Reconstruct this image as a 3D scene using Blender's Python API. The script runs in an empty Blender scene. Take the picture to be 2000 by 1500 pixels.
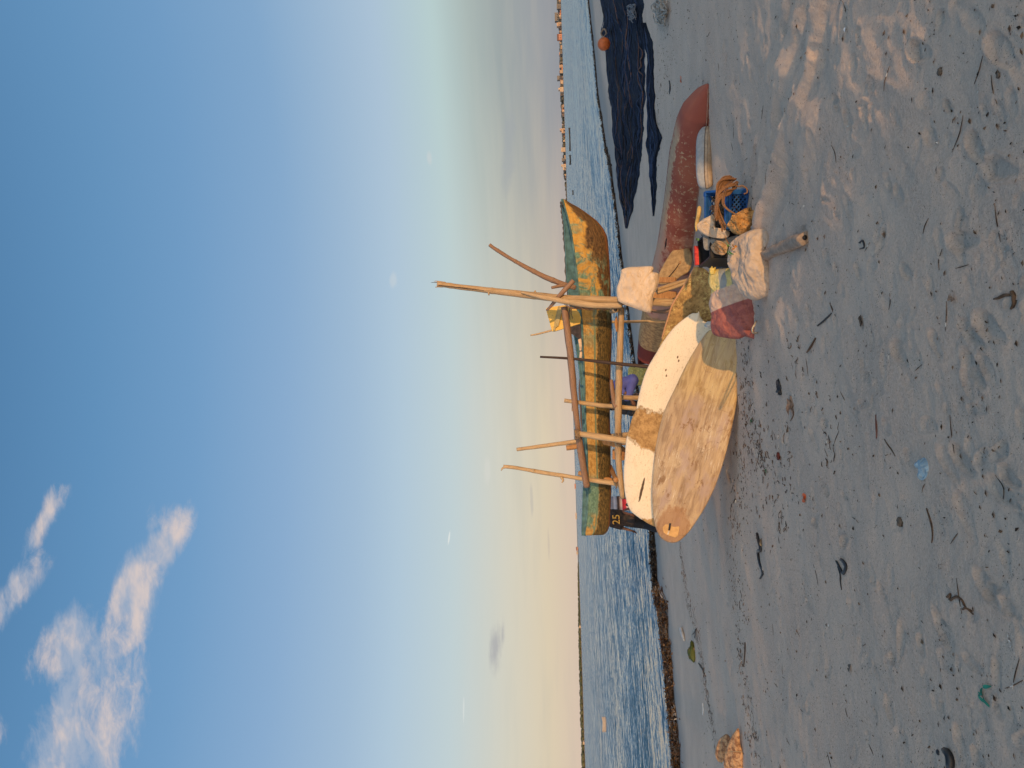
import bpy, bmesh, math, random, bisect
import numpy as np
from mathutils import Vector, Matrix, noise as mnoise
R = math.radians
rng = random.Random(7)
sc = bpy.context.scene
COL = sc.collection

# ------------------------------------------------------------------ camera
# the photograph was taken with the phone on its side: world up points to the left of the picture
F = 1500.0                      # focal length in photograph pixels (2000 x 1500)
CAM = Vector((0.0, 0.0, 1.5))
PITCH, ROLL = R(4.46), R(1.82)
_X = Vector((1, 0, 0))
_FW = Vector((0, math.cos(PITCH), math.sin(PITCH)))
_W = Vector((0, -math.sin(PITCH), math.cos(PITCH)))
_RT = math.cos(ROLL) * _X - math.sin(ROLL) * _W     # upright picture right
_UP = math.sin(ROLL) * _X + math.cos(ROLL) * _W     # upright picture up
cam_data = bpy.data.cameras.new("camera")
cam = bpy.data.objects.new("camera", cam_data)
COL.objects.link(cam)
cam_data.sensor_fit = 'HORIZONTAL'
cam_data.sensor_width = 36.0
cam_data.lens = 36.0 * F / 2000.0
cam_data.clip_start, cam_data.clip_end = 0.05, 30000
_cx, _cy, _cz = -_UP, _RT, -_FW
m = Matrix(((_cx.x, _cy.x, _cz.x), (_cx.y, _cy.y, _cz.y), (_cx.z, _cy.z, _cz.z))).to_4x4()
m.translation = CAM
cam.matrix_world = m
sc.camera = cam
sc.render.resolution_x, sc.render.resolution_y = 1024, 768
sc.cycles.use_denoising = True
sc.cycles.max_bounces = 5
sc.cycles.use_adaptive_sampling = True
sc.cycles.adaptive_threshold = 0.02
sc.cycles.caustics_reflective = False
sc.cycles.caustics_refractive = False
sc.view_settings.view_transform = 'Standard'
sc.view_settings.look = 'None'
sc.view_settings.exposure = 0.0
sc.view_settings.gamma = 1.0

def ray(x, y):
    """direction through photograph pixel (x, y), y component 1"""
    d = _FW * F + _RT * ((1500.0 - y) - 750.0) - _UP * (x - 1000.0)
    return d / d.y
def P(x, y, d):
    return CAM + ray(x, y) * d

# ------------------------------------------------------------------ light
SUN_EL, SUN_AZ = 3.2, 18.0        # degrees; azimuth to the right of straight behind the camera
sun_dir = Vector((math.sin(R(SUN_AZ)) * math.cos(R(SUN_EL)), -math.cos(R(SUN_AZ)) * math.cos(R(SUN_EL)), math.sin(R(SUN_EL))))
sl = bpy.data.lights.new("sun", 'SUN')
sl.energy = 3.3
sl.angle = R(0.6)
sl.color = (1.0, 0.58, 0.24)
so = bpy.data.objects.new("sun", sl)
COL.objects.link(so)
so.rotation_euler = (-sun_dir).to_track_quat('-Z', 'Y').to_euler()

# ------------------------------------------------------------------ node helper
def s2l(c):
    return tuple(((v / 255.0) / 12.92 if v / 255.0 <= 0.04045 else ((v / 255.0 + 0.055) / 1.055) ** 2.4) for v in c)
class NT:
    def __init__(s, tree):
        s.t = tree; s.n = tree.nodes; s.l = tree.links
    def put(s, sock, v):
        if v is None: return
        if hasattr(v, 'is_output'): s.l.new(v, sock)
        elif isinstance(v, (tuple, list)):
            v = tuple(v)
            if len(v) == 3 and len(sock.default_value) == 4: v = v + (1.0,)
            sock.default_value = v
        else: sock.default_value = v
    def m(s, op, a, b=None, c=None, clamp=False):
        n = s.n.new('ShaderNodeMath'); n.operation = op; n.use_clamp = clamp
        for i, v in enumerate((a, b, c)): s.put(n.inputs[i], v)
        return n.outputs[0]
    def mix(s, f, a, b, mode='MIX'):
        n = s.n.new('ShaderNodeMixRGB'); n.blend_type = mode
        s.put(n.inputs[0], f); s.put(n.inputs[1], a); s.put(n.inputs[2], b)
        return n.outputs[0]
    def noise(s, vec, scale, detail=4.0, rough=0.55, dist=0.0):
        n = s.n.new('ShaderNodeTexNoise')
        s.put(n.inputs['Vector'], vec); s.put(n.inputs['Scale'], scale); s.put(n.inputs['Detail'], detail)
        s.put(n.inputs['Roughness'], rough); s.put(n.inputs['Distortion'], dist)
        return n.outputs[0]
    def vor(s, vec, scale, feat='F1', out=0, rnd=1.0):
        n = s.n.new('ShaderNodeTexVoronoi'); n.feature = feat
        s.put(n.inputs['Vector'], vec); s.put(n.inputs['Scale'], scale); s.put(n.inputs['Randomness'], rnd)
        return n.outputs[out]
    def ss(s, v, lo, hi, a=0.0, b=1.0):
        n = s.n.new('ShaderNodeMapRange'); n.interpolation_type = 'SMOOTHSTEP'
        s.put(n.inputs[0], v)
        for i, q in enumerate((lo, hi, a, b)): s.put(n.inputs[i + 1], q)
        return n.outputs[0]
    def lin(s, v, lo, hi, a=0.0, b=1.0):
        n = s.n.new('ShaderNodeMapRange')
        s.put(n.inputs[0], v)
        for i, q in enumerate((lo, hi, a, b)): s.put(n.inputs[i + 1], q)
        return n.outputs[0]
    def ramp(s, v, stops):
        n = s.n.new('ShaderNodeValToRGB'); e = n.color_ramp.elements
        s.put(n.inputs[0], v)
        while len(e) < len(stops): e.new(0.5)
        for k, (p, c) in enumerate(stops):
            e[k].position = p; e[k].color = tuple(c) + (1.0,) if len(c) == 3 else c
        return n.outputs[0]
    def map(s, vec, scale=(1, 1, 1), loc=(0, 0, 0), rot=(0, 0, 0)):
        n = s.n.new('ShaderNodeMapping')
        s.put(n.inputs['Vector'], vec); n.inputs['Scale'].default_value = scale
        n.inputs['Location'].default_value = loc; n.inputs['Rotation'].default_value = rot
        return n.outputs[0]
    def xyz(s, vec):
        n = s.n.new('ShaderNodeSeparateXYZ'); s.put(n.inputs[0], vec); return n.outputs
    def comb(s, x, y, z=0.0):
        n = s.n.new('ShaderNodeCombineXYZ')
        for i, v in enumerate((x, y, z)): s.put(n.inputs[i], v)
        return n.outputs[0]
    def tc(s, k='Object'):
        n = s.n.new('ShaderNodeTexCoord'); return n.outputs[k]
    def bump(s, h, strength=0.5, dist=0.01, nrm=None):
        n = s.n.new('ShaderNodeBump'); s.put(n.inputs['Strength'], strength); s.put(n.inputs['Distance'], dist)
        s.put(n.inputs['Height'], h); s.put(n.inputs['Normal'], nrm)
        return n.outputs[0]
def material(name, fn, rough=0.8, spec=0.3):
    """fn(nt) -> (colour, bump normal or None, roughness or None)"""
    mt = bpy.data.materials.new(name); mt.use_nodes = True
    nt = NT(mt.node_tree); b = nt.n['Principled BSDF']
    b.inputs['Specular IOR Level'].default_value = spec
    c, nrm, ro = fn(nt)
    nt.put(b.inputs['Base Color'], c); nt.put(b.inputs['Normal'], nrm)
    nt.put(b.inputs['Roughness'], rough if ro is None else ro)
    return mt

# ------------------------------------------------------------------ world: evening sky opposite the sunset
world = bpy.data.worlds.new("World"); sc.world = world; world.use_nodes = True
world.cycles.sampling_method = 'MANUAL'; world.cycles.sample_map_resolution = 512
nt = NT(world.node_tree)
bg = nt.n['Background']; bg.inputs['Strength'].default_value = 0.1
sky = nt.n.new('ShaderNodeTexSky'); sky.sky_type = 'NISHITA'; sky.sun_disc = False
sky.sun_elevation = R(SUN_EL); sky.sun_rotation = R(180.0 - SUN_AZ)
gen = nt.tc('Generated')
dx, dy, dz = nt.xyz(gen)
el = nt.m('MULTIPLY', nt.m('ARCSINE', nt.m('MINIMUM', nt.m('MAXIMUM', dz, -1.0), 1.0)), 180 / math.pi)
e01 = nt.m('DIVIDE', nt.m('MAXIMUM', el, 0.0), 90.0)
def stops(lst): return [(e / 90.0, s2l(c)) for e, c in lst]
left = nt.ramp(e01, stops([(0, (215, 193, 174)), (2.2, (219, 204, 177)), (5, (212, 208, 192)), (9, (193, 208, 211)), (13, (176, 199, 216)), (16, (160, 187, 212)), (21, (138, 172, 207)), (27, (114, 157, 198)), (33, (97, 144, 187)), (39, (83, 129, 172)), (60, (78, 114, 152)), (90, (84, 112, 142))]))
right = nt.ramp(e01, stops([(0, (148, 150, 156)), (2.2, (155, 160, 163)), (4.2, (157, 166, 166)), (6.2, (170, 183, 180)), (8.6, (184, 206, 206)), (12.5, (171, 194, 214)), (20, (130, 167, 203)), (26, (112, 155, 196)), (31, (100, 146, 188)), (39, (83, 129, 172)), (60, (78, 114, 152)), (90, (84, 112, 142))]))
azf = nt.ss(nt.m('DIVIDE', dx, nt.m('MAXIMUM', dy, 0.05)), -0.12, 0.50)
horizon_noise = nt.noise(nt.map(gen, scale=(2.0, 2.0, 26.0)), 2.2, 3, 0.6)
azf = nt.m('ADD', azf, nt.m('MULTIPLY', nt.m('SUBTRACT', horizon_noise, 0.5), nt.ss(el, 14, 2, 0.0, 0.55)), clamp=True)
front = nt.mix(azf, left, right)
# the sunset side behind the camera
back = nt.ramp(e01, stops([(0, (250, 190, 120)), (6, (250, 205, 150)), (14, (222, 212, 190)), (26, (170, 195, 215)), (45, (105, 150, 195)), (90, (62, 110, 160))]))
back = nt.mix(1.0, back, (2.5, 2.2, 1.9), 'MULTIPLY')      # the glow round the setting sun is brighter than the sky in view
skyc = nt.mix(nt.ss(dy, 0.10, -0.55), front, back)
# clouds: a thin layer, coordinates fixed to the world (tangent of azimuth, tangent of elevation)
gx = nt.m('DIVIDE', dx, nt.m('MAXIMUM', dy, 0.02)); gz = nt.m('DIVIDE', dz, nt.m('MAXIMUM', dy, 0.02))
def gxy(x, y):
    d = ray(x, y); return d.x, d.z
def ell(p0, p1, width):
    """soft mask, 1 on the axis from photo pixel p0 to p1, 0 outside width (pixels)"""
    a, b = gxy(*p0), gxy(*p1)
    cx, cz = (a[0] + b[0]) / 2, (a[1] + b[1]) / 2
    ux, uz = (b[0] - a[0]) / 2, (b[1] - a[1]) / 2
    L = math.hypot(ux, uz); ux /= L; uz /= L
    X = nt.m('SUBTRACT', gx, cx); Z = nt.m('SUBTRACT', gz, cz)
    A = nt.m('DIVIDE', nt.m('ADD', nt.m('MULTIPLY', X, ux), nt.m('MULTIPLY', Z, uz)), L)
    B = nt.m('DIVIDE', nt.m('SUBTRACT', nt.m('MULTIPLY', Z, ux), nt.m('MULTIPLY', X, uz)), width / F)
    r = nt.m('SQRT', nt.m('ADD', nt.m('POWER', nt.m('ABSOLUTE', A), 2.0), nt.m('POWER', nt.m('ABSOLUTE', B), 2.0)))
    return nt.m('SUBTRACT', 1.0, r)
cuv = nt.comb(gx, gz, 0.0)
warp = nt.n.new('ShaderNodeTexNoise'); nt.put(warp.inputs['Vector'], cuv); warp.inputs['Scale'].default_value = 9.0; warp.inputs['Detail'].default_value = 3.0
cw_ = nt.mix(0.035, cuv, warp.outputs['Color'], 'ADD')
cn = nt.noise(nt.map(cw_, scale=(0.62, 1.5, 1.0), rot=(0, 0, R(33))), 10.0, 6, 0.66, 0.2)
cfine = nt.noise(nt.map(cw_, scale=(0.7, 1.5, 1.0), rot=(0, 0, R(33))), 34.0, 5, 0.70, 0.4)
cd = nt.m('ADD', nt.m('MULTIPLY', cn, 0.60), nt.m('MULTIPLY', cfine, 0.40))
big = None
for p0, p1, w, g in (((385, 985), (235, 1160), 44, 1.25), ((310, 1040), (190, 1350), 62, 1.5), ((250, 1150), (60, 1800), 120, 1.5), ((185, 1170), (70, 1350), 74, 1.3), ((330, 985), (285, 1060), 34, .45), ((130, 935), (40, 1100), 30, .85), ((104, 1065), (-50, 1250), 42, 1.1), ((20, 1400), (-40, 1470), 40, .6)):
    e = nt.m('MULTIPLY', ell(p0, p1, w), g)
    big = e if big is None else nt.m('MAXIMUM', big, e)
big = nt.m('MINIMUM', big, 0.66)
dens = nt.ss(nt.m('ADD', nt.m('MULTIPLY', big, 1.0), nt.m('MULTIPLY', nt.m('SUBTRACT', cd, 0.5), 2.9)), 0.04, 0.98)
dens = nt.m('MULTIPLY', dens, nt.ss(big, -0.25, 0.12))
lit = nt.mix(nt.ss(nt.noise(nt.map(cw_, loc=(0.02, -0.012, 0), scale=(0.7, 1.4, 1.0), rot=(0, 0, R(33))), 13.0, 4, 0.6), 0.40, 0.60), s2l((164, 176, 196)), s2l((218, 202, 196)))
skyc = nt.mix(nt.m('MULTIPLY', dens, 0.95), skyc, lit)
grey = ell((972, 1195), (966, 1330), 17)
grey = nt.m('MAXIMUM', grey, nt.m('MULTIPLY', ell((985, 1195), (978, 1290), 7), 0.7))
gd_ = nt.ss(nt.m('ADD', nt.m('MULTIPLY', grey, 0.5), nt.m('MULTIPLY', nt.noise(nt.map(cuv, scale=(1, 4, 1)), 22, 5, 0.6), 0.8)), 0.42, 0.85)
skyc = nt.mix(nt.m('MULTIPLY', gd_, nt.ss(grey, -0.3, 0.25, 0, 0.62)), skyc, s2l((158, 158, 166)))
for p0, p1, w, col, a in (((770, 522), (766, 572), 12, (200, 209, 214), 0.5), ((836, 288), (842, 330), 8, (205, 210, 210), 0.5), ((1037, 930), (1040, 1030), 5, (186, 180, 172), 0.5), ((1070, 1010), (1073, 1110), 4, (196, 182, 168), 0.5), ((950, 880), (952, 960), 10, (214, 214, 206), 0.55), ((880, 1030), (874, 1072), 2.5, (226, 230, 226), 0.8), ((906, 1350), (905, 1430), 2.5, (226, 230, 226), 0.5), ((1000, 150), (985, 420), 22, (158, 164, 170), 0.45)):
    e = ell(p0, p1, w)
    q = nt.ss(nt.m('ADD', nt.m('MULTIPLY', e, 0.6), nt.m('MULTIPLY', cfine, 0.7)), 0.45, 0.8)
    skyc = nt.mix(nt.m('MULTIPLY', q, nt.ss(e, -0.2, 0.3, 0, a)), skyc, s2l(col))
skyc = nt.mix(1.0, skyc, (10.0, 10.0, 10.0), 'MULTIPLY')
skyc = nt.mix(0.01, skyc, sky.outputs[0])
nt.put(bg.inputs['Color'], skyc)

# ------------------------------------------------------------------ mesh helpers
def tag(o, label=None, cat=None, group=None, kind=None):
    if label: o['label'] = label
    if cat: o['category'] = cat
    if group: o['group'] = group
    if kind: o['kind'] = kind
    return o
def base_of(o):
    v = Vector((0, 0, 0))
    while o is not None: v = v + o.location; o = o.parent
    return v
def mk(name, V, Fc, mat, parent=None, loc=None, uv=None, smooth=True, midx=None):
    """one mesh object from world-space vertices"""
    org = Vector(loc) if loc is not None else (base_of(parent) if parent else Vector((0, 0, 0)))
    A = np.asarray(V, dtype=np.float64).reshape(-1, 3) - np.array(org)
    me = bpy.data.meshes.new(name)
    if isinstance(Fc, np.ndarray):
        n = len(Fc); k = Fc.shape[1]
        me.vertices.add(len(A)); me.vertices.foreach_set('co', A.astype(np.float32).ravel())
        me.loops.add(n * k); me.loops.foreach_set('vertex_index', Fc.astype(np.int32).ravel())
        me.polygons.add(n); me.polygons.foreach_set('loop_start', np.arange(0, n * k, k, dtype=np.int32))
        me.polygons.foreach_set('loop_total', np.full(n, k, dtype=np.int32))
        me.update(calc_edges=True)
    else:
        me.from_pydata([tuple(a) for a in A], [], [tuple(f) for f in Fc])
    if uv is not None:
        U = np.asarray(uv, dtype=np.float32)
        lay = me.uv_layers.new(name='UVMap')
        li = np.empty(len(me.loops), dtype=np.int32); me.loops.foreach_get('vertex_index', li)
        lay.data.foreach_set('uv', U[li].ravel())
    for mm in (mat if isinstance(mat, (list, tuple)) else [mat]): me.materials.append(mm)
    if midx is not None: me.polygons.foreach_set('material_index', np.asarray(midx, dtype=np.int32))
    me.polygons.foreach_set('use_smooth', np.full(len(me.polygons), bool(smooth)))
    me.update()
    o = bpy.data.objects.new(name, me); COL.objects.link(o)
    if parent is not None:
        o.parent = parent; o.location = org - base_of(parent)
    else: o.location = org
    return o
def thing(name, label, cat, loc, group=None):
    o = bpy.data.objects.new(name, None); COL.objects.link(o); o.location = loc
    o.empty_display_size = 0.1
    return tag(o, label, cat, group)
class MB:
    """collects pieces into one mesh"""
    def __init__(s): s.V = []; s.F = []; s.U = []; s.M = []
    def add(s, V, Fc, U=None, mi=0):
        k = len(s.V); s.V += [tuple(v) for v in V]
        s.F += [tuple(i + k for i in f) for f in Fc]
        s.U += list(U) if U is not None else [(0.0, 0.0)] * len(V)
        s.M += [mi] * len(Fc); return s
    def box(s, c, size, rot=None, mi=0):
        h = [q / 2 for q in size]
        V = [Vector((sx * h[0], sy * h[1], sz * h[2])) for sx in (-1, 1) for sy in (-1, 1) for sz in (-1, 1)]
        if rot is not None: V = [rot @ v for v in V]
        V = [v + Vector(c) for v in V]
        return s.add(V, [(0, 1, 3, 2), (4, 6, 7, 5), (0, 4, 5, 1), (2, 3, 7, 6), (0, 2, 6, 4), (1, 5, 7, 3)], None, mi)
    def obj(s, name, mat, parent=None, loc=None, smooth=True):
        return mk(name, s.V, s.F, mat, parent, loc, s.U, smooth, s.M)
def spline(pts, n, closed=False):
    """Catmull-Rom resampling, n points evenly spread by length"""
    p = [np.array(q, float) for q in pts]
    seg = len(p) if closed else len(p) - 1
    out = []
    for i in range(seg):
        a, b = p[i], p[(i + 1) % len(p)]
        z = p[i - 1] if (closed or i > 0) else 2 * a - b
        c = p[(i + 2) % len(p)] if (closed or i + 2 < len(p)) else 2 * b - a
        for k in range(12):
            t = k / 12
            out.append(0.5 * ((2 * a) + (b - z) * t + (2 * z - 5 * a + 4 * b - c) * t * t + (3 * a - z - 3 * b + c) * t ** 3))
    out.append(p[0] if closed else p[-1])
    out = np.array(out)
    s = np.concatenate([[0], np.cumsum(np.linalg.norm(np.diff(out, axis=0), axis=1))])
    q = np.linspace(0, s[-1], n + (1 if closed else 0))
    r = np.stack([np.interp(q, s, out[:, i]) for i in range(out.shape[1])], 1)
    return r[:-1] if closed else r
def tube_geo(pts, rad, n=24, seg=10, wob=0.0, nodes=0.0, seed=0, taper_end=False):
    """tapered tube along pts; rad = (start, end) or list; nodes = spacing of bamboo joints"""
    C = spline(pts, n); L = np.concatenate([[0], np.cumsum(np.linalg.norm(np.diff(C, axis=0), axis=1))])
    t = L / L[-1]
    rr = np.interp(t, np.linspace(0, 1, len(rad)), rad)
    V, U, Fc = [], [], []
    up = None
    rnd = random.Random(seed)
    offs = rnd.random() * 100
    for i in range(n):
        T = Vector(C[min(i + 1, n - 1)] - C[max(i - 1, 0)]).normalized()
        if up is None:
            up = T.orthogonal().normalized()
        up = (up - T * up.dot(T)).normalized(); sd = T.cross(up)
        r = rr[i]
        if nodes:
            ph = ((L[i] + offs) / nodes) % 1.0
            r *= 1 + 0.13 * math.exp(-((min(ph, 1 - ph) * nodes) / 0.014) ** 2)
        for k in range(seg):
            a = 2 * math.pi * k / seg
            q = r * (1 + wob * mnoise.noise(Vector((math.cos(a) * 1.3 + offs, math.sin(a) * 1.3, L[i] * 5))))
            V.append(Vector(C[i]) + (up * math.cos(a) + sd * math.sin(a)) * q); U.append((k / seg, L[i]))
    for i in range(n - 1):
        for k in range(seg):
            a, b = i * seg + k, i * seg + (k + 1) % seg
            Fc.append((a, b, b + seg, a + seg))
    Fc.append(tuple(range(seg - 1, -1, -1))); Fc.append(tuple(range((n - 1) * seg, n * seg)))
    return V, Fc, U
def tube(name, pts, rad, mat, parent=None, loc=None, **k):
    V, Fc, U = tube_geo(pts, rad, **k)
    return mk(name, V, Fc, mat, parent, loc, U)
def ico(c, r, sub=3, noise_amp=0.0, nscale=3.0, squash=(1, 1, 1), seed=0):
    bm = bmesh.new(); bmesh.ops.create_icosphere(bm, subdivisions=sub, radius=1.0)
    V = []
    for v in bm.verts:
        d = 1 + noise_amp * mnoise.fractal(v.co * nscale + Vector((seed * 7.1, 0, 0)), 1.0, 2.0, 4)
        V.append(Vector((v.co.x * squash[0], v.co.y * squash[1], v.co.z * squash[2])) * (r * d) + Vector(c))
    Fc = [tuple(v.index for v in f.verts) for f in bm.faces]
    bm.free(); return V, Fc

# ------------------------------------------------------------------ the beach
SEA = -0.80
NS = Vector((-0.639, 0.769, 0))       # towards the sea
TS = Vector((0.769, 0.639, 0))        # along the shore, to the right
def sea_pt(x, y):
    d = ray(x, y); return CAM + d * ((SEA - CAM.z) / d.z)
_shore = [sea_pt(x, y) for x, y in ((1330, 1700), (1321, 1500), (1312, 1400), (1299, 1260), (1283, 1160), (1276, 1060), (1262, 900), (1244, 760), (1232, 660), (1217, 540), (1207, 450), (1196, 360), (1184, 300), (1169, 200), (1160, 100), (1149, 0), (1140, -100))]
_st = np.array([p.dot(TS) for p in _shore]); _sn = np.array([p.dot(NS) for p in _shore])
_o = np.argsort(_st); _st, _sn = _st[_o], _sn[_o]
_RND = np.random.RandomState(5).rand(257, 257)
def vnoise(x, y):
    xi, yi = np.floor(x).astype(int), np.floor(y).astype(int); fx, fy = x - xi, y - yi
    fx = fx * fx * (3 - 2 * fx); fy = fy * fy * (3 - 2 * fy)
    g = lambda a, b: _RND[a % 257, b % 257]
    return (g(xi, yi) * (1 - fx) + g(xi + 1, yi) * fx) * (1 - fy) + (g(xi, yi + 1) * (1 - fx) + g(xi + 1, yi + 1) * fx) * fy
def fbm(x, y, o=4):
    v, a, s = 0, 0.5, 0
    for k in range(o):
        v = v + a * vnoise(x * 2 ** k + 17.3 * k, y * 2 ** k + 9.1 * k); s += a; a *= 0.5
    return v / s - 0.5
def sstep(v, a, b):
    t = np.clip((v - a) / (b - a), 0, 1); return t * t * (3 - 2 * t)
def z0(x, y):
    x = np.asarray(x, float); y = np.asarray(y, float)
    s = x * NS.x + y * NS.y; t = x * TS.x + y * TS.y
    S = np.interp(t, _st, _sn)
    q = s / S
    z = np.where(q > 0, SEA * q, 0.0)
    z = np.where(q > 1.0, SEA - (s - S) * 0.06, z)
    # low sand crest added behind the camera to shade the near sand
    hx, hy = math.sin(R(SUN_AZ)), -math.cos(R(SUN_AZ))
    a = x * hx + y * hy; b = -x * hy + y * hx
    z = z + (0.40 - 0.27 * (sstep(b, 2.0, 2.8) - sstep(b, 4.6, 5.4))) * np.exp(-((s + 4.2) / 2.2) ** 2)
    # added dune, unseen behind the camera, placed to shade the right of the beach
    z = z + (0.9 * sstep(b, 4.75, 5.25) + 1.7 * sstep(b, 5.2, 7.0)) * np.exp(-((a - 8.5) / 2.6) ** 2)
    return z
_stl, _snl = list(map(float, _st)), list(map(float, _sn))
def z0s(x, y):
    """z0 for one point in front of the camera (no dunes)"""
    if y < 1.5: return float(z0(x, y))
    s = x * NS.x + y * NS.y; t = x * TS.x + y * TS.y
    i = bisect.bisect_right(_stl, t)
    if i <= 0: S = _snl[0]
    elif i >= len(_stl): S = _snl[-1]
    else: S = _snl[i - 1] + (_snl[i] - _snl[i - 1]) * (t - _stl[i - 1]) / (_stl[i] - _stl[i - 1])
    q = s / S
    z = SEA * q if q > 0 else 0.0
    if q > 1: z = SEA - (s - S) * 0.06
    hx, hy = math.sin(R(SUN_AZ)), -math.cos(R(SUN_AZ)); b = -x * hy + y * hx
    f = lambda v, a, c: (lambda k: k * k * (3 - 2 * k))(min(1.0, max(0.0, (v - a) / (c - a))))
    return z + (0.40 - 0.27 * (f(b, 2.0, 2.8) - f(b, 4.6, 5.4))) * math.exp(-((s + 4.2) / 2.2) ** 2)
def gd(x, y):
    """depth of the beach at a photograph pixel"""
    d = ray(x, y); lo, hi = 0.5, 200.0
    for _ in range(50):
        mid = (lo + hi) / 2; p = CAM + d * mid
        if p.z > z0s(p.x, p.y): lo = mid
        else: hi = mid
    return hi
def G(x, y, up=0.0):
    p = P(x, y, gd(x, y)); p.z = z0s(p.x, p.y) + up; return p

def sand_height(x, y):
    h = z0(x, y)
    r = np.hypot(x, y - 0.0)
    dry = 1 - sstep((x * NS.x + y * NS.y) / np.interp(x * TS.x + y * TS.y, _st, _sn), 0.55, 0.85)
    near = np.clip(1.25 - r / 14.0, 0.12, 1.0) * dry
    # rolling, wind-and-foot-worked surface: elongated parallel to the shore
    a = x * TS.x + y * TS.y; b = x * NS.x + y * NS.y
    h = h + 0.085 * near * fbm(a * 0.55, b * 1.1, 3) + 0.062 * near * fbm(a * 1.6 + 40, b * 2.8, 4)
    wob = fbm(a * 1.1 + 9, b * 1.1 + 3, 3)
    h = h + 0.018 * near * fbm(a * 5 + wob * 5, b * 10 + wob * 4, 4) + 0.008 * near * fbm(a * 17 + wob * 9, b * 24 + wob * 7, 3)
    # trampled rise that catches the last sun, on the right
    cx, cy = G(1570, 190).x, G(1570, 190).y
    dx, dy = G(1490, 460).x - cx, G(1490, 460).y - cy
    Lq = math.hypot(dx, dy); ux, uy = dx / Lq, dy / Lq
    aa = (x - cx) * ux + (y - cy) * uy; bb = (x - cx) * -uy + (y - cy) * ux
    w = np.exp(-(bb / 0.78) ** 2) * np.exp(-np.clip(np.abs(aa) / 2.6, 0, None) ** 4)
    h = h + w * (0.070 + 0.11 * fbm(aa * 1.3, bb * 3.0, 3) + 0.044 * np.sin(bb * 17 + 9 * fbm(aa * 0.8 + 4, bb * 1.2, 3) + aa * 1.2) * (0.6 + 1.6 * fbm(aa * 1.1, bb * 2.2 + 7, 2)) + 0.03 * fbm(aa * 5, bb * 13, 3))
    return h
_pr = np.random.RandomState(11)
PRINTS = []
for i in range(240):
    yy = 2.2 + 8.0 * _pr.rand() ** 1.25; xx = (_pr.rand() - 0.5) * 1.25 * (yy + 1.0)
    PRINTS.append((xx, yy, _pr.rand() * math.pi * 2 if i % 3 else R(55) + 0.5 * _pr.randn(), 0.07 + 0.07 * _pr.rand(), 0.030 + 0.018 * _pr.rand(), 0.005 + 0.018 * _pr.rand() ** 2))
for i in range(900):                      # the fainter, crumbled marks of many feet
    yy = 2.2 + 7.5 * _pr.rand() ** 1.2; xx = (_pr.rand() - 0.5) * 1.25 * (yy + 1.0)
    PRINTS.append((xx, yy, R(35) + 0.6 * _pr.randn(), 0.035 + 0.06 * _pr.rand(), 0.016 + 0.026 * _pr.rand(), 0.004 + 0.013 * _pr.rand() ** 1.5))
for (x, y, ang) in ((1935, 640, 60), (1958, 960, 75), (1905, 720, 50), (1880, 900, 65), (1760, 690, 60), (1950, 330, 70), (1885, 470, 80), (1800, 100, 60), (1850, 1240, 55), (1935, 1150, 65), (1960, 100, 40)):
    p = G(x, y); PRINTS.append((p.x, p.y, R(ang), 0.120, 0.043, 0.019))
def add_prints(x, y, h):
    for (px, py, an, L, W, dp) in PRINTS:
        m_ = (np.abs(x - px) < 0.34) & (np.abs(y - py) < 0.34)
        if not m_.any(): continue
        X, Y = x[m_] - px, y[m_] - py
        u = (X * math.cos(an) + Y * math.sin(an)) / L; v = (-X * math.sin(an) + Y * math.cos(an)) / (W * (1 + 0.22 * np.sin(u * 2)))
        q = np.sqrt(u * u + v * v + 1e-9)
        h[m_] += -dp * (1 - sstep(q, 0.74, 1.0)) * (0.75 + 0.45 * u) + dp * 0.35 * np.exp(-((q - 1.16) / 0.16) ** 2)
    return h
# one sheet, finer where the camera looks, reaching past the waterline and behind the camera
az = np.unique(np.concatenate([np.linspace(-180, -44, 46), np.arange(-44, 44.01, 0.14), np.linspace(44, 80, 12), np.arange(80, 180.1, 0.9)]))
rad = np.concatenate([[0.02, 0.6, 1.2, 1.7], np.exp(np.arange(math.log(2.1), math.log(14.0), 0.0042)), np.exp(np.arange(math.log(14.05), math.log(170), 0.012))])
AZ, RD = np.meshgrid(np.radians(az), rad)
GX, GY = np.sin(AZ) * RD, np.cos(AZ) * RD
GZ = sand_height(GX, GY); GZ = add_prints(GX, GY, GZ)
_PA = np.array(PRINTS)
def ground(x, y):
    a = np.array([float(x)]); b = np.array([float(y)])
    h = sand_height(a, b)
    k = _PA[(np.abs(_PA[:, 0] - x) < 0.34) & (np.abs(_PA[:, 1] - y) < 0.34)]
    for (px, py, an, L, W, dp) in k:
        X, Y = x - px, y - py
        u = (X * math.cos(an) + Y * math.sin(an)) / L; v = (-X * math.sin(an) + Y * math.cos(an)) / (W * (1 + 0.22 * math.sin(u * 2)))
        q = math.sqrt(u * u + v * v + 1e-9); t = min(1, max(0, (q - 0.74) / 0.26))
        h[0] += -dp * (1 - t * t * (3 - 2 * t)) * (0.75 + 0.45 * u) + dp * 0.35 * math.exp(-((q - 1.16) / 0.16) ** 2)
    return float(h[0])
nr, na = GX.shape
I = np.arange(nr * na).reshape(nr, na)
Q = np.stack([I[:-1, :-1].ravel(), I[:-1, 1:].ravel(), I[1:, 1:].ravel(), I[1:, :-1].ravel()], 1)[:, ::-1]

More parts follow.
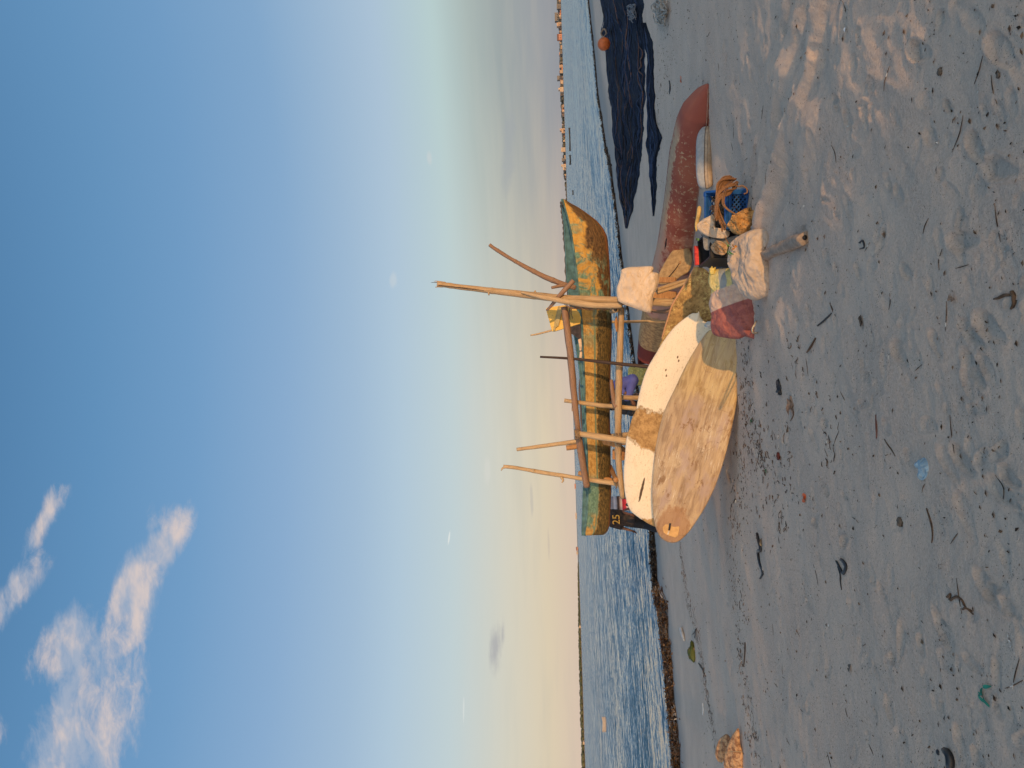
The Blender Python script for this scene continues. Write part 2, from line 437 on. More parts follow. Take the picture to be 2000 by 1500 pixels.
def sand_fn(nt):
    o = nt.tc('Object')
    n1 = nt.noise(o, 1.3, 6, 0.6); n2 = nt.noise(o, 55, 4, 0.7); n3 = nt.noise(o, 420, 2, 0.8)
    c = nt.mix(nt.ss(n1, 0.35, 0.68), (0.495, 0.358, 0.277), (0.605, 0.450, 0.345))
    c = nt.mix(nt.ss(n2, 0.30, 0.75), c, (0.655, 0.495, 0.378), 'MIX')
    n4 = nt.noise(o, 150, 2, 0.8)
    c = nt.mix(nt.ss(n4, 0.44, 0.30, 0, 0.45), c, (0.20, 0.155, 0.125))
    c = nt.mix(nt.ss(n4, 0.56, 0.72, 0, 0.5), c, (0.66, 0.53, 0.42))
    c = nt.mix(nt.ss(n3, 0.62, 0.80), c, (0.56, 0.51, 0.46))
    c = nt.mix(nt.ss(n3, 0.36, 0.22, 0.0, 0.75), c, (0.13, 0.105, 0.085))
    # dark organic grains, crowded along the old tide line
    at = nt.n.new('ShaderNodeAttribute'); at.attribute_name = 'wet'
    dirt = nt.n.new('ShaderNodeAttribute'); dirt.attribute_name = 'dirt'
    v = nt.vor(nt.map(o, scale=(1, 1.7, 1)), 26.0); v2 = nt.vor(o, 70.0)
    pick = nt.noise(o, 5.0, 3, 0.6)
    sp = nt.m('MULTIPLY', nt.ss(v, 0.17, 0.09), nt.ss(nt.m('ADD', pick, nt.m('MULTIPLY', dirt.outputs['Fac'], 0.22)), 0.50, 0.66))
    sp2 = nt.m('MULTIPLY', nt.ss(v2, 0.20, 0.10), nt.ss(nt.m('ADD', pick, nt.m('MULTIPLY', dirt.outputs['Fac'], 0.26)), 0.44, 0.62))
    c = nt.mix(nt.m('MULTIPLY', nt.m('MAXIMUM', sp, sp2), 0.85), c, (0.045, 0.032, 0.024))
    wet = at.outputs['Fac']
    c = nt.mix(wet, c, (0.205, 0.175, 0.155))
    hgt = nt.m('ADD', nt.m('MULTIPLY', n2, 0.6), nt.m('MULTIPLY', n3, 0.25))
    b = nt.bump(hgt, nt.m('SUBTRACT', 0.75, nt.m('MULTIPLY', wet, 0.55)), 0.03)
    ro = nt.m('SUBTRACT', 0.92, nt.m('MULTIPLY', wet, 0.45))
    return c, b, ro
M_sand = material('sand', sand_fn, spec=0.25)
beach = mk('beach_sand', np.stack([GX.ravel(), GY.ravel(), GZ.ravel()], 1), Q, M_sand)
tag(beach, kind='structure')
_q = (GX * NS.x + GY * NS.y) / np.interp(GX * TS.x + GY * TS.y, _st, _sn)
_wobq = fbm(GX * 0.5, GY * 0.5, 3) * 0.08
wet = sstep(_q + _wobq, 0.80, 0.93) * 0.9
dirt = np.exp(-((_q - 0.30 + _wobq) / 0.10) ** 2) + 0.5 * np.exp(-((_q - 0.66 + _wobq * 0.6) / 0.12) ** 2)
for nm, arr in (('wet', wet), ('dirt', dirt)):
    at = beach.data.attributes.new(nm, 'FLOAT', 'POINT'); at.data.foreach_set('value', arr.ravel().astype(np.float32))

# ------------------------------------------------------------------ the sea
waz = np.unique(np.concatenate([np.arange(-50, 50.01, 0.2), np.linspace(-75, -50, 14), np.linspace(50, 75, 14)]))
wr = np.concatenate([np.exp(np.arange(math.log(9.0), math.log(90), 0.0045)), np.exp(np.arange(math.log(90.5), math.log(9000), 0.05))])
AZ, RD = np.meshgrid(np.radians(waz), wr)
WX, WY = np.sin(AZ) * RD, np.cos(AZ) * RD
s_ = WX * NS.x + WY * NS.y - np.interp(WX * TS.x + WY * TS.y, _st, _sn); t_ = WX * TS.x + WY * TS.y
amp = np.clip(s_ / 14.0, 0.06, 1) * np.clip(1.3 - RD / 80.0, 0, 1)
WZ = np.full_like(WX, SEA)
wob = fbm(t_ * 0.10, s_ * 0.10, 3) * 7
WZ = WZ + amp * (0.050 * fbm(t_ * 0.16 + wob * 0.2, s_ * 0.75 + wob, 4) + 0.055 * fbm(t_ * 0.7 + 5, s_ * 2.3 + wob * 1.5, 4) + 0.02 * fbm(t_ * 3, s_ * 7, 3))
WZ = WZ + 0.035 * np.exp(-((s_ - 1.4 - wob * 0.25) / 0.30) ** 2) * np.clip(0.3 + 2.5 * fbm(t_ * 0.3 + 3, s_ * 0.01, 2), 0, 1)
nr, na = WX.shape; I = np.arange(nr * na).reshape(nr, na)
Q = np.stack([I[:-1, :-1].ravel(), I[:-1, 1:].ravel(), I[1:, 1:].ravel(), I[1:, :-1].ravel()], 1)[:, ::-1]
def water_fn(nt):
    """ripples as a field of surface normals, so they stay as rough far out as close by"""
    o = nt.map(nt.tc('Object'), rot=(0, 0, R(-39.7)))   # x along the shore, y out to sea
    def nz(sx, sy, scale, det):
        n = nt.n.new('ShaderNodeTexNoise'); nt.put(n.inputs['Vector'], nt.map(o, scale=(sx, sy, 1)))
        n.inputs['Scale'].default_value = scale; n.inputs['Detail'].default_value = det; n.inputs['Roughness'].default_value = 0.62; n.inputs['Distortion'].default_value = 0.3
        return nt.xyz(n.outputs['Color'])
    A, B, C = nz(0.40, 1.0, 2.4, 3), nz(0.35, 1.0, 0.42, 3), nz(0.6, 1.2, 9.0, 2)
    def mixs(k, wa, wb, wc):
        return nt.m('ADD', nt.m('MULTIPLY', nt.m('SUBTRACT', A[k], 0.5), wa), nt.m('ADD', nt.m('MULTIPLY', nt.m('SUBTRACT', B[k], 0.5), wb), nt.m('MULTIPLY', nt.m('SUBTRACT', C[k], 0.5), wc)))
    calm = nt.ss(nt.noise(nt.map(o, scale=(0.4, 1.0, 1)), 0.05, 4, 0.6), 0.35, 0.65, 0.75, 1.25)
    sy = nt.m('MULTIPLY', mixs(0, 1.4, 0.7, 1.1), calm); sx = nt.m('MULTIPLY', mixs(1, 0.7, 0.4, 0.5), calm)
    sy = nt.m('SUBTRACT', sy, 0.15)          # at a low view angle mostly the faces of the waves turned to the beach are seen
    G_ = nt.xyz(nt.n.new('ShaderNodeNewGeometry').outputs['Normal'])      # the modelled swell
    nx = nt.m('ADD', G_[0], nt.m('ADD', nt.m('MULTIPLY', sy, NS.x), nt.m('MULTIPLY', sx, TS.x))); ny = nt.m('ADD', G_[1], nt.m('ADD', nt.m('MULTIPLY', sy, NS.y), nt.m('MULTIPLY', sx, TS.y)))
    vm = nt.n.new('ShaderNodeVectorMath'); vm.operation = 'NORMALIZE'; nt.put(vm.inputs[0], nt.comb(nx, ny, 1.0))
    c = nt.mix(nt.noise(o, 0.03, 3, 0.5), (0.026, 0.074, 0.115), (0.038, 0.098, 0.142))
    return c, vm.outputs[0], 0.10
M_water = material('sea_water', water_fn, spec=0.36)
sea = mk('sea_water', np.stack([WX.ravel(), WY.ravel(), WZ.ravel()], 1), Q, M_water)
tag(sea, kind='structure')
# ------------------------------------------------------------------ materials
def wood_fn(base, dark, k=1.0):
    def fn(nt):
        u = nt.tc('UV'); o = nt.tc('Object')
        g = nt.noise(nt.map(u, scale=(9, 2.2, 1)), 3.0 * k, 6, 0.65, 0.6)
        big = nt.noise(o, 3.1, 4, 0.6)
        c = nt.mix(nt.ss(g, 0.33, 0.66), dark, base)
        c = nt.mix(nt.ss(big, 0.52, 0.78, 0, 0.55), c, tuple(q * 0.45 for q in dark))
        v = nt.noise(nt.map(u, scale=(14, 1.2, 1)), 6.0, 3, 0.7)
        c = nt.mix(nt.ss(v, 0.57, 0.70, 0, 0.75), c, tuple(q * 0.3 for q in dark))
        return c, nt.bump(nt.m('ADD', g, nt.m('MULTIPLY', v, -0.5)), 0.6, 0.006), None
    return fn
M_bamboo = material('bamboo', wood_fn((0.47, 0.345, 0.21), (0.30, 0.20, 0.11)))
M_stick = material('pale_stick', wood_fn((0.53, 0.40, 0.25), (0.34, 0.235, 0.135)))
M_bark = material('brown_branch', wood_fn((0.30, 0.185, 0.125), (0.20, 0.12, 0.08)))
M_dark = material('dark_wood', wood_fn((0.055, 0.032, 0.026), (0.03, 0.018, 0.015)), rough=0.55)
M_plank = material('raw_plank', wood_fn((0.44, 0.235, 0.10), (0.31, 0.155, 0.06)))
def flat_fn(col, var=0.25, sc_=20.0, bump=0.3, bd=0.005):
    def fn(nt):
        o = nt.tc('Object'); n = nt.noise(o, sc_, 5, 0.6)
        c = nt.mix(nt.ss(n, 0.3, 0.7), tuple(q * (1 - var) for q in col), tuple(min(1, q * (1 + var)) for q in col))
        return c, nt.bump(n, bump, bd), None
    return fn
def simple(name, col, **k):
    rough = k.pop('rough', 0.8); spec = k.pop('spec', 0.3)
    return material(name, flat_fn(col, **k), rough, spec)

# ------------------------------------------------------------------ flat-ish bodies from an outline standing in a plane
def plane_hit(x, y, p0, n):
    d = ray(x, y); return CAM + d * ((p0 - CAM).dot(n) / d.dot(n))
class Slab:
    """a closed, domed body: outline (photo pixels) on a plane through ref at depth d, tilted back by `tilt`, turned by `yaw`"""
    def __init__(s, outline, ref, d, tilt=15.0, yaw=0.0, tf=0.05, tb=None, p=3.0, q=2.0, n=160, rings=16, wr=0.0, wscale=(6, 6), wseed=0, up=None, corner=False, post=None):
        s.N = Vector((math.sin(R(yaw)) * math.cos(R(tilt)), -math.cos(R(yaw)) * math.cos(R(tilt)), math.sin(R(tilt))))
        s.p0 = P(ref[0], ref[1], d)
        pts = [plane_hit(x, y, s.p0, s.N) for x, y in outline]
        c = sum(pts, Vector()) / len(pts)
        h = Vector((0, 0, 1)).cross(s.N).normalized() if abs(s.N.z) < 0.999 else Vector((1, 0, 0))
        v = s.N.cross(h)
        A = np.array([((q_ - c).dot(h), (q_ - c).dot(v)) for q_ in pts])
        A = spline(A, n, closed=True) if not corner else np.array([A[i] * (1 - t) + A[(i + 1) % len(A)] * t for i in range(len(A)) for t in np.arange(0, 1, len(A) / n)])
        n = len(A)
        mean = A.mean(0); A = A - mean; c = c + h * mean[0] + v * mean[1]
        w, e = np.linalg.eigh(np.cov(A.T)); e1 = e[:, 1]
        if e1[0] < 0: e1 = -e1
        s.c = c; s.e1 = h * e1[0] + v * e1[1]; s.e2 = s.N.cross(s.e1); s.h, s.v = h, v
        s.tf, s.p, s.q = tf, p, q
        s.A = A; s.tb = tf if tb is None else tb
        V, U, Fc = [], [], []
        rr = [1 - (1 - k / rings) ** 1.7 for k in range(rings + 1)]
        def prof(r): return max(0.0, 1 - r ** p) ** (1 / q)
        def place(a, r, side):
            x, y = a[0] * r, a[1] * r
            off = (tf if side > 0 else -s.tb) * prof(r)
            pt = c + h * x + v * y
            g1 = x * e1[0] + y * e1[1]; g2 = -x * e1[1] + y * e1[0]
            if wr and r < 0.999:
                nz = mnoise.fractal(Vector((g1 * wscale[0], g2 * wscale[1], wseed + (0 if side > 0 else 9.0))), 0.9, 2.0, 4)
                nz = nz - 0.35 * abs(mnoise.noise(Vector((g1 * wscale[0] * 1.7 + 5, g2 * wscale[1] * 1.7, wseed))))
                off += wr * nz * min(1.0, (1 - r) * 5)
            pt = pt + s.N * off
            return pt, (g1, g2)
        for side in (1, -1):
            b = len(V)
            q0, u0 = place(A[0] * 0, 0, side); V.append(q0); U.append(u0)
            for k in range(1, rings + (1 if side > 0 else 0)):
                for i in range(n):
                    q_, u_ = place(A[i], rr[k], side); V.append(q_); U.append(u_)
            def idx(k, i):
                if k == 0: return b
                if k == rings and side < 0: return 1 + (rings - 1) * n + i % n
                return b + 1 + (k - 1) * n + i % n
            for i in range(n):
                f = (idx(0, 0), idx(1, i), idx(1, i + 1)); Fc.append(f if side > 0 else f[::-1])
                for k in range(1, rings):
                    f = (idx(k, i), idx(k + 1, i), idx(k + 1, i + 1), idx(k, i + 1)); Fc.append(f if side > 0 else f[::-1])
        if post: V = [post(v_) for v_ in V]
        s.V, s.F, s.U = V, Fc, U
    def uv(s, x, y):
        q = plane_hit(x, y, s.p0, s.N) - s.c; return q.dot(s.e1), q.dot(s.e2)
    def on(s, x, y, lift=0.0):
        return plane_hit(x, y, s.p0 + s.N * (s.tf + lift), s.N)
    def base(s):
        zmin = min(v.z for v in s.V); return Vector((s.c.x, s.c.y, zmin))
    def obj(s, name, mat, parent=None):
        return mk(name, s.V, s.F, mat, parent, None if parent else s.base(), s.U)

def near(nt, U, V, cu, cv, ru, rv):
    """1 at (cu, cv) falling to 0 on the ellipse (ru, rv), in UV metres"""
    a = nt.m('DIVIDE', nt.m('SUBTRACT', U, cu), ru); b = nt.m('DIVIDE', nt.m('SUBTRACT', V, cv), rv)
    return nt.m('SUBTRACT', 1.0, nt.m('SQRT', nt.m('ADD', nt.m('MULTIPLY', a, a), nt.m('MULTIPLY', b, b))))

# ------------------------------------------------------------------ front board
FB = Slab([(1386, 645), (1372, 660), (1358, 682), (1346, 702), (1333, 727), (1319, 757), (1303, 790), (1291, 824), (1283, 860), (1279, 884), (1275, 924), (1273, 964), (1276, 1010), (1281, 1032), (1289, 1048), (1302, 1058), (1317, 1060), (1330, 1054), (1347, 1037), (1364, 1012), (1381, 984), (1400, 942), (1416, 892), (1429, 838), (1438, 790), (1443, 748), (1447, 708), (1445, 664), (1436, 646), (1412, 640)],
          (1440, 740), gd(1444, 720) + 0.10, tilt=24, yaw=-7, tf=0.045, tb=0.05, p=5.0, q=1.7, n=220, rings=18)
fin = FB.uv(1313, 1036); bag_end = FB.uv(1415, 660); lowc = FB.uv(1400, 930)
def front_board_fn(nt):
    u = nt.tc('UV'); U, V, _ = nt.xyz(u)
    st = nt.noise(nt.map(u, scale=(1.0, 7.0, 1)), 2.6, 7, 0.66, 0.8)
    st2 = nt.noise(nt.map(u, scale=(1.6, 20, 1)), 4.0, 5, 0.7, 0.3)
    bl = nt.noise(u, 2.6, 5, 0.62, 0.5)
    c = nt.mix(nt.ss(st, 0.36, 0.62), (0.27, 0.18, 0.105), (0.44, 0.315, 0.185))
    c = nt.mix(nt.ss(bl, 0.50, 0.66, 0, 0.85), c, (0.47, 0.355, 0.22))
    # pale grey-white scuffs and mauve undercoat
    c = nt.mix(nt.m('MULTIPLY', nt.ss(st2, 0.52, 0.68), nt.ss(nt.noise(u, 1.7, 4, 0.6), 0.44, 0.58)), c, (0.60, 0.515, 0.40))
    c = nt.mix(nt.m('MULTIPLY', nt.ss(nt.noise(nt.map(u, loc=(3, 1, 0), scale=(1, 2.5, 1)), 2.1, 5, 0.6), 0.50, 0.62), 0.75), c, (0.36, 0.265, 0.22))
    # brown bare patches
    br = nt.noise(nt.map(u, loc=(7, 2, 0), scale=(1, 1.8, 1)), 4.0, 6, 0.7)
    c = nt.mix(nt.m('MULTIPLY', nt.ss(br, 0.555, 0.63), 0.8), c, (0.20, 0.105, 0.042))
    tail = near(nt, U, V, fin[0] + 0.05, fin[1], 0.34, 0.26)
    c = nt.mix(nt.m('MULTIPLY', nt.ss(nt.m('ADD', nt.m('MULTIPLY', tail, 0.55), br), 0.60, 0.75), 0.7), c, (0.30, 0.155, 0.07))
    # yellowish upper nose with dark scribbles
    nose = nt.ss(U, 0.25, 0.55)
    c = nt.mix(nt.m('MULTIPLY', nose, 0.6), c, nt.mix(nt.ss(st, 0.40, 0.6), (0.33, 0.215, 0.08), (0.47, 0.335, 0.135)))
    sp = nt.noise(nt.map(u, scale=(1.2, 1, 1)), 16, 5, 0.75, 1.2)
    c = nt.mix(nt.m('MULTIPLY', nt.ss(sp, 0.60, 0.68), nt.ss(nt.noise(u, 3.1, 2, 0.5), 0.46, 0.60, 0, 0.8)), c, (0.13, 0.085, 0.045))
    scr = nt.noise(nt.map(u, scale=(1.2, 40, 1), rot=(0, 0, 0.05)), 3.0, 5, 0.75, 0.4)
    c = nt.mix(nt.m('MULTIPLY', nt.ss(scr, 0.60, 0.68), nt.ss(nt.noise(u, 2.4, 4), 0.42, 0.6, 0, 0.8)), c, (0.15, 0.09, 0.045))
    ln = nt.vor(nt.map(u, scale=(1.0, 2.6, 1), rot=(0, 0, 0.12)), 3.3, 'DISTANCE_TO_EDGE')
    crk = nt.m('MULTIPLY', nt.ss(nt.m('ADD', ln, nt.m('MULTIPLY', nt.noise(u, 12, 3), 0.03)), 0.028, 0.018), nt.ss(nt.noise(u, 2.2, 3), 0.48, 0.6, 0, 0.65))
    c = nt.mix(crk, c, (0.21, 0.13, 0.075))
    return c, nt.bump(nt.m('ADD', nt.m('MULTIPLY', st2, 0.5), nt.m('MULTIPLY', br, 0.6)), 0.5, 0.006), 0.62
M_fb = material('front_board_paint', front_board_fn, spec=0.35)
fb = FB.obj('paddleboard', M_fb)
tag(fb, 'scuffed tan board with a square fin box, leaning in front of the white board', 'board')
def flat_poly(name, slab, px, lift, thick, mat, parent):
    """thin plate with real thickness, lying on a slab's front face"""
    a = [slab.on(x, y, lift + thick) for x, y in px]; b = [slab.on(x, y, lift - 0.03) for x, y in px]
    n = len(px)
    return mk(name, a + b, [tuple(range(n))] + [(i, i + n, (i + 1) % n + n, (i + 1) % n) for i in range(n)], mat, parent, smooth=False)
M_fin = simple('tan_plastic', (0.52, 0.31, 0.12), var=0.15)
M_black = simple('black_rubber', (0.018, 0.017, 0.018), rough=0.5)
def bow(x): return x
fbx = flat_poly('fin_box', FB, [(1300, 1024), (1324, 1026), (1327, 1030), (1324, 1046), (1319, 1050), (1303, 1045), (1296, 1040), (1294, 1030)], -0.018, 0.006, M_fin, fb)
flat_poly('fin_slot', FB, [(1307, 1022), (1311, 1022), (1309, 1036), (1305, 1036)], -0.012, 0.004, M_black, fbx)
flat_poly('fin_slot', FB, [(1305, 1037), (1308, 1037), (1306, 1044), (1303, 1044)], -0.012, 0.003, simple('pale_plug', (0.5, 0.43, 0.33)), fbx)

# ------------------------------------------------------------------ white board behind it
WBd = FB.p0
WB = Slab([(1365, 607), (1362, 612), (1352, 612), (1338, 621), (1316, 640), (1296, 666), (1280, 692), (1264, 720), (1254, 748), (1246, 780), (1242, 800), (1234, 818), (1228, 840), (1223, 860), (1220, 896), (1218, 924), (1219, 952), (1224, 980), (1232, 998), (1246, 1010), (1260, 1019), (1272, 1026), (1290, 1030), (1312, 1020), (1340, 985), (1372, 930), (1400, 860), (1416, 790), (1418, 720), (1405, 655), (1392, 634), (1376, 628), (1368, 618)],
          (1400, 800), gd(1436, 800) + 0.30, tilt=20, yaw=-7, tf=0.040, tb=0.045, p=7.0, q=2.0, n=220, rings=18)
pa, pb = WB.uv(1262, 800), WB.uv(1262, 872)
sl0, sl1 = WB.uv(1261, 930), WB.uv(1249, 980)
tl = WB.uv(1262, 1010)
def white_board_fn(nt):
    u = nt.tc('UV'); U, V, _ = nt.xyz(u)
    n = nt.noise(u, 7.0, 6, 0.7); nf = nt.noise(u, 38, 4, 0.7)
    edge = nt.m('ADD', nt.m('MULTIPLY', nt.m('SUBTRACT', nt.noise(u, 9.0, 6, 0.65), 0.5), 0.34), nt.m('MULTIPLY', nt.m('SUBTRACT', nt.noise(u, 3, 2), 0.5), 0.25))
    mid, half = (pa[0] + pb[0]) / 2, abs(pa[0] - pb[0]) / 2
    dd = nt.m('SUBTRACT', half, nt.m('ABSOLUTE', nt.m('SUBTRACT', nt.m('ADD', U, edge), mid)))
    bare = nt.ss(dd, -0.006, 0.012)
    tail = nt.ss(nt.m('ADD', nt.m('ADD', nt.m('MULTIPLY', U, -1.0), edge), nt.m('MULTIPLY', V, -0.55)), -tl[0] - 0.55 * tl[1] + 0.02, -tl[0] - 0.55 * tl[1] + 0.035)
    bare = nt.m('MAXIMUM', bare, tail)
    w = nt.mix(nt.ss(n, 0.45, 0.75, 0, 0.5), (0.71, 0.61, 0.455), (0.64, 0.52, 0.355))
    rub = nt.m('MULTIPLY', nt.ss(nt.noise(nt.map(u, scale=(0.5, 2, 1)), 26, 4, 0.75, 0.8), 0.57, 0.66), nt.ss(nt.noise(u, 2.6, 3), 0.50, 0.60))
    w = nt.mix(nt.m('MULTIPLY', rub, 0.75), w, (0.40, 0.27, 0.13))
    crk = nt.vor(nt.mix(0.10, u, nt.comb(n, nf, 0.0)), 4.2, 'DISTANCE_TO_EDGE')
    w = nt.mix(nt.m('MULTIPLY', nt.ss(nt.m('ADD', crk, nt.m('MULTIPLY', nf, 0.02)), 0.022, 0.012), nt.ss(nt.noise(u, 1.9, 3), 0.50, 0.62, 0, 0.5)), w, (0.45, 0.33, 0.2))
    dg = nt.noise(nt.map(u, scale=(1, 1.5, 1)), 48, 4, 0.8, 0.5)
    w = nt.mix(nt.m('MULTIPLY', nt.ss(dg, 0.585, 0.65), 0.75), w, (0.30, 0.20, 0.10))
    w = nt.mix(nt.m('MULTIPLY', nt.ss(nt.noise(nt.map(u, scale=(0.6, 5, 1)), 14, 5, 0.75, 0.6), 0.55, 0.66), nt.ss(nt.noise(u, 3.3, 3), 0.43, 0.57, 0, 0.6)), w, (0.46, 0.34, 0.19))
    b = nt.mix(nt.ss(nt.noise(u, 11, 6, 0.7), 0.36, 0.64), (0.24, 0.135, 0.05), (0.46, 0.29, 0.12))
    b = nt.mix(nt.ss(nf, 0.58, 0.72, 0, 0.7), b, (0.15, 0.08, 0.03))
    c = nt.mix(bare, w, b)
    rim = nt.m('MULTIPLY', nt.ss(dd, -0.03, -0.006), nt.ss(dd, 0.012, -0.004))
    c = nt.mix(nt.m('MULTIPLY', rim, 0.6), c, (0.25, 0.17, 0.08))
    # long dark slit and small screw holes
    cu, cv = (sl0[0] + sl1[0]) / 2, (sl0[1] + sl1[1]) / 2
    ang = math.atan2(sl1[1] - sl0[1], sl1[0] - sl0[0]); L = math.hypot(sl1[0] - sl0[0], sl1[1] - sl0[1]) / 2
    X = nt.m('SUBTRACT', U, cu); Y = nt.m('SUBTRACT', V, cv)
    A = nt.m('ADD', nt.m('MULTIPLY', X, math.cos(ang)), nt.m('MULTIPLY', Y, math.sin(ang)))
    B = nt.m('SUBTRACT', nt.m('MULTIPLY', Y, math.cos(ang)), nt.m('MULTIPLY', X, math.sin(ang)))
    r = nt.m('ADD', nt.m('POWER', nt.m('ABSOLUTE', nt.m('DIVIDE', A, L)), 2.0), nt.m('POWER', nt.m('ABSOLUTE', nt.m('DIVIDE', B, 0.016)), 2.0))
    c = nt.mix(nt.ss(nt.m('ADD', r, nt.m('MULTIPLY', nt.m('SUBTRACT', nf, 0.5), 1.6)), 1.05, 0.75), c, (0.075, 0.045, 0.02))
    for px in ((1302, 722), (1303, 733), (1327, 704), (1325, 697)):
        q = WB.uv(*px)
        c = nt.mix(nt.ss(nt.m('ADD', near(nt, U, V, q[0], q[1], 0.02, 0.012), nt.m('MULTIPLY', nt.m('SUBTRACT', nf, 0.5), 0.9)), 0.1, 0.4), c, (0.14, 0.08, 0.03))
    return c, nt.bump(nt.m('ADD', nt.m('MULTIPLY', bare, -0.8), nt.m('MULTIPLY', n, 0.25)), 0.5, 0.006), nt.m('ADD', 0.5, nt.m('MULTIPLY', bare, 0.35))
M_wb = material('chipped_white_paint', white_board_fn, spec=0.35)
wb = WB.obj('paddleboard', M_wb)
tag(wb, 'white painted board with a bare brown patch across its middle, leaning behind the tan board', 'board')

# ------------------------------------------------------------------ third, fouled board
TB = Slab([(1356, 523), (1348, 540), (1336, 560), (1326, 576), (1314, 597), (1307, 618), (1300, 640), (1294, 660), (1285, 684), (1286, 700), (1298, 710), (1330, 704), (1372, 682), (1405, 654), (1420, 632), (1424, 610), (1412, 570), (1396, 548), (1386, 535), (1378, 526), (1366, 521)],
          (1400, 600), gd(1432, 640) + 0.56, tilt=18, yaw=4, tf=0.035, tb=0.05, p=9.0, q=2.0, n=200, rings=18)
def fouled_fn(nt):
    u = nt.tc('UV'); U, V, _ = nt.xyz(u)
    n = nt.noise(u, 8, 7, 0.7); nf = nt.noise(u, 34, 5, 0.75)
    c = nt.mix(nt.ss(n, 0.35, 0.65), (0.20, 0.115, 0.042), (0.44, 0.27, 0.10))
    c = nt.mix(nt.m('MULTIPLY', nt.ss(nf, 0.50, 0.62), nt.ss(nt.noise(u, 3.2, 3), 0.42, 0.58)), c, (0.56, 0.43, 0.16))
    c = nt.mix(nt.ss(nf, 0.46, 0.34, 0, 0.8), c, (0.085, 0.06, 0.028))
    return c, nt.bump(nt.m('ADD', n, nt.m('MULTIPLY', nf, 0.8)), 0.8, 0.01), 0.9
M_foul = material('fouled_board', fouled_fn, spec=0.2)
tb = TB.obj('paddleboard', M_foul)
tag(tb, 'brown mossy board with its blunt tip up, behind the maroon bag and white board', 'board')
rimv, rimf, rimu = tube_geo([TB.on(x, y, -0.03) for x, y in ((1357, 521), (1347, 540), (1335, 560), (1325, 576), (1313, 597), (1306, 618), (1299, 640), (1293, 662))], [0.011, 0.013, 0.012, 0.009], n=40, seg=8, wob=0.25)
mk('edge_strip', rimv, rimf, material('bare_edge', wood_fn((0.52, 0.30, 0.17), (0.36, 0.18, 0.09))), tb, None, rimu)

# small pointed plank in front of the red hull
PP = Slab([(1333, 470), (1342, 476), (1348, 488), (1352, 502), (1350, 520), (1343, 532), (1330, 540), (1312, 552), (1290, 556), (1283, 550), (1287, 535), (1300, 510), (1312, 492), (1323, 478)],
          (1330, 510), gd(1356, 500) + 0.1, tilt=30, yaw=15, tf=0.03, tb=0.03, p=8, q=2.0, n=90, rings=10)
def grey_plank_fn(nt):
    u = nt.tc('UV'); n = nt.noise(u, 14, 6, 0.7); nf = nt.noise(u, 60, 4, 0.7)
    c = nt.mix(nt.ss(n, 0.35, 0.65), (0.26, 0.17, 0.085), (0.42, 0.285, 0.14))
    return nt.mix(nt.ss(nf, 0.6, 0.75, 0, 0.6), c, (0.11, 0.075, 0.04)), nt.bump(nf, 0.5, 0.004), None
M_pp = material('weathered_plank', grey_plank_fn)
pp = PP.obj('pointed_plank', M_pp)
tag(pp, 'short pointed brown plank with a hole, leaning on the red hull', 'plank')
hv, hf, hu = tube_geo([PP.on(1327, 514, 0.002), PP.on(1318, 527, 0.012), PP.on(1306, 541, 0.02)], [0.006, 0.007], n=8, seg=6)
mk('peg', hv, hf, M_dark, pp, None, hu)
hv, hf = ico(PP.on(1328, 513, -0.006), 0.022, 2, 0.2, 3)
mk('knot', hv, hf, simple('knot_wood', (0.30, 0.18, 0.09)), pp)
DR = 0.75
def PR(x, y, d): return P(x, y, d + DR)      # the rack stands well behind the leaning boards
# ------------------------------------------------------------------ canoe on the rack
CD = lambda y: 8.75 + (y - 390.0) / 655.0 * 1.15          # depth of its centre line along the picture
ST = [(389, 1099.5, 1103, .012, 1098), (396, 1101.5, 1113, .035, 1098.8), (404, 1104, 1130, .060, 1099.6), (418, 1108, 1150, .105, 1101), (430, 1111, 1166, .140, 1102.5), (444, 1114, 1177, .170, 1103.5), (460, 1117.5, 1184, .195, 1104.5), (500, 1123, 1188, .225, 1106.5), (560, 1130.5, 1190, .255, 1110), (640, 1138, 1193, .270, 1121), (720, 1141, 1192.5, .270, 1133), (800, 1144, 1191.5, .270, 1139), (860, 1146, 1192, .262, 1141), (920, 1148.5, 1193, .245, 1141), (960, 1150, 1193, .225, 1140.5), (1000, 1148, 1192, .195, 1139), (1025, 1145.5, 1190.5, .165, 1138.5), (1040, 1143, 1186, .14, 1138), (1046, 1143, 1178, .125, 1138)]
ST_a = np.array(ST, float)
ys = np.unique(np.concatenate([np.linspace(389, 470, 26), np.linspace(470, 1000, 80), np.linspace(1000, 1046, 16)]))
ST_i = np.stack([np.interp(ys, ST_a[:, 0], ST_a[:, k]) for k in range(5)], 1)
for k in range(1, 5):                                   # ease the corners of the station curves
    a = ST_i[:, k].copy(); a[1:-1] = 0.25 * a[:-2] + 0.5 * a[1:-1] + 0.25 * a[2:]; ST_i[:, k] = a
NG = 28
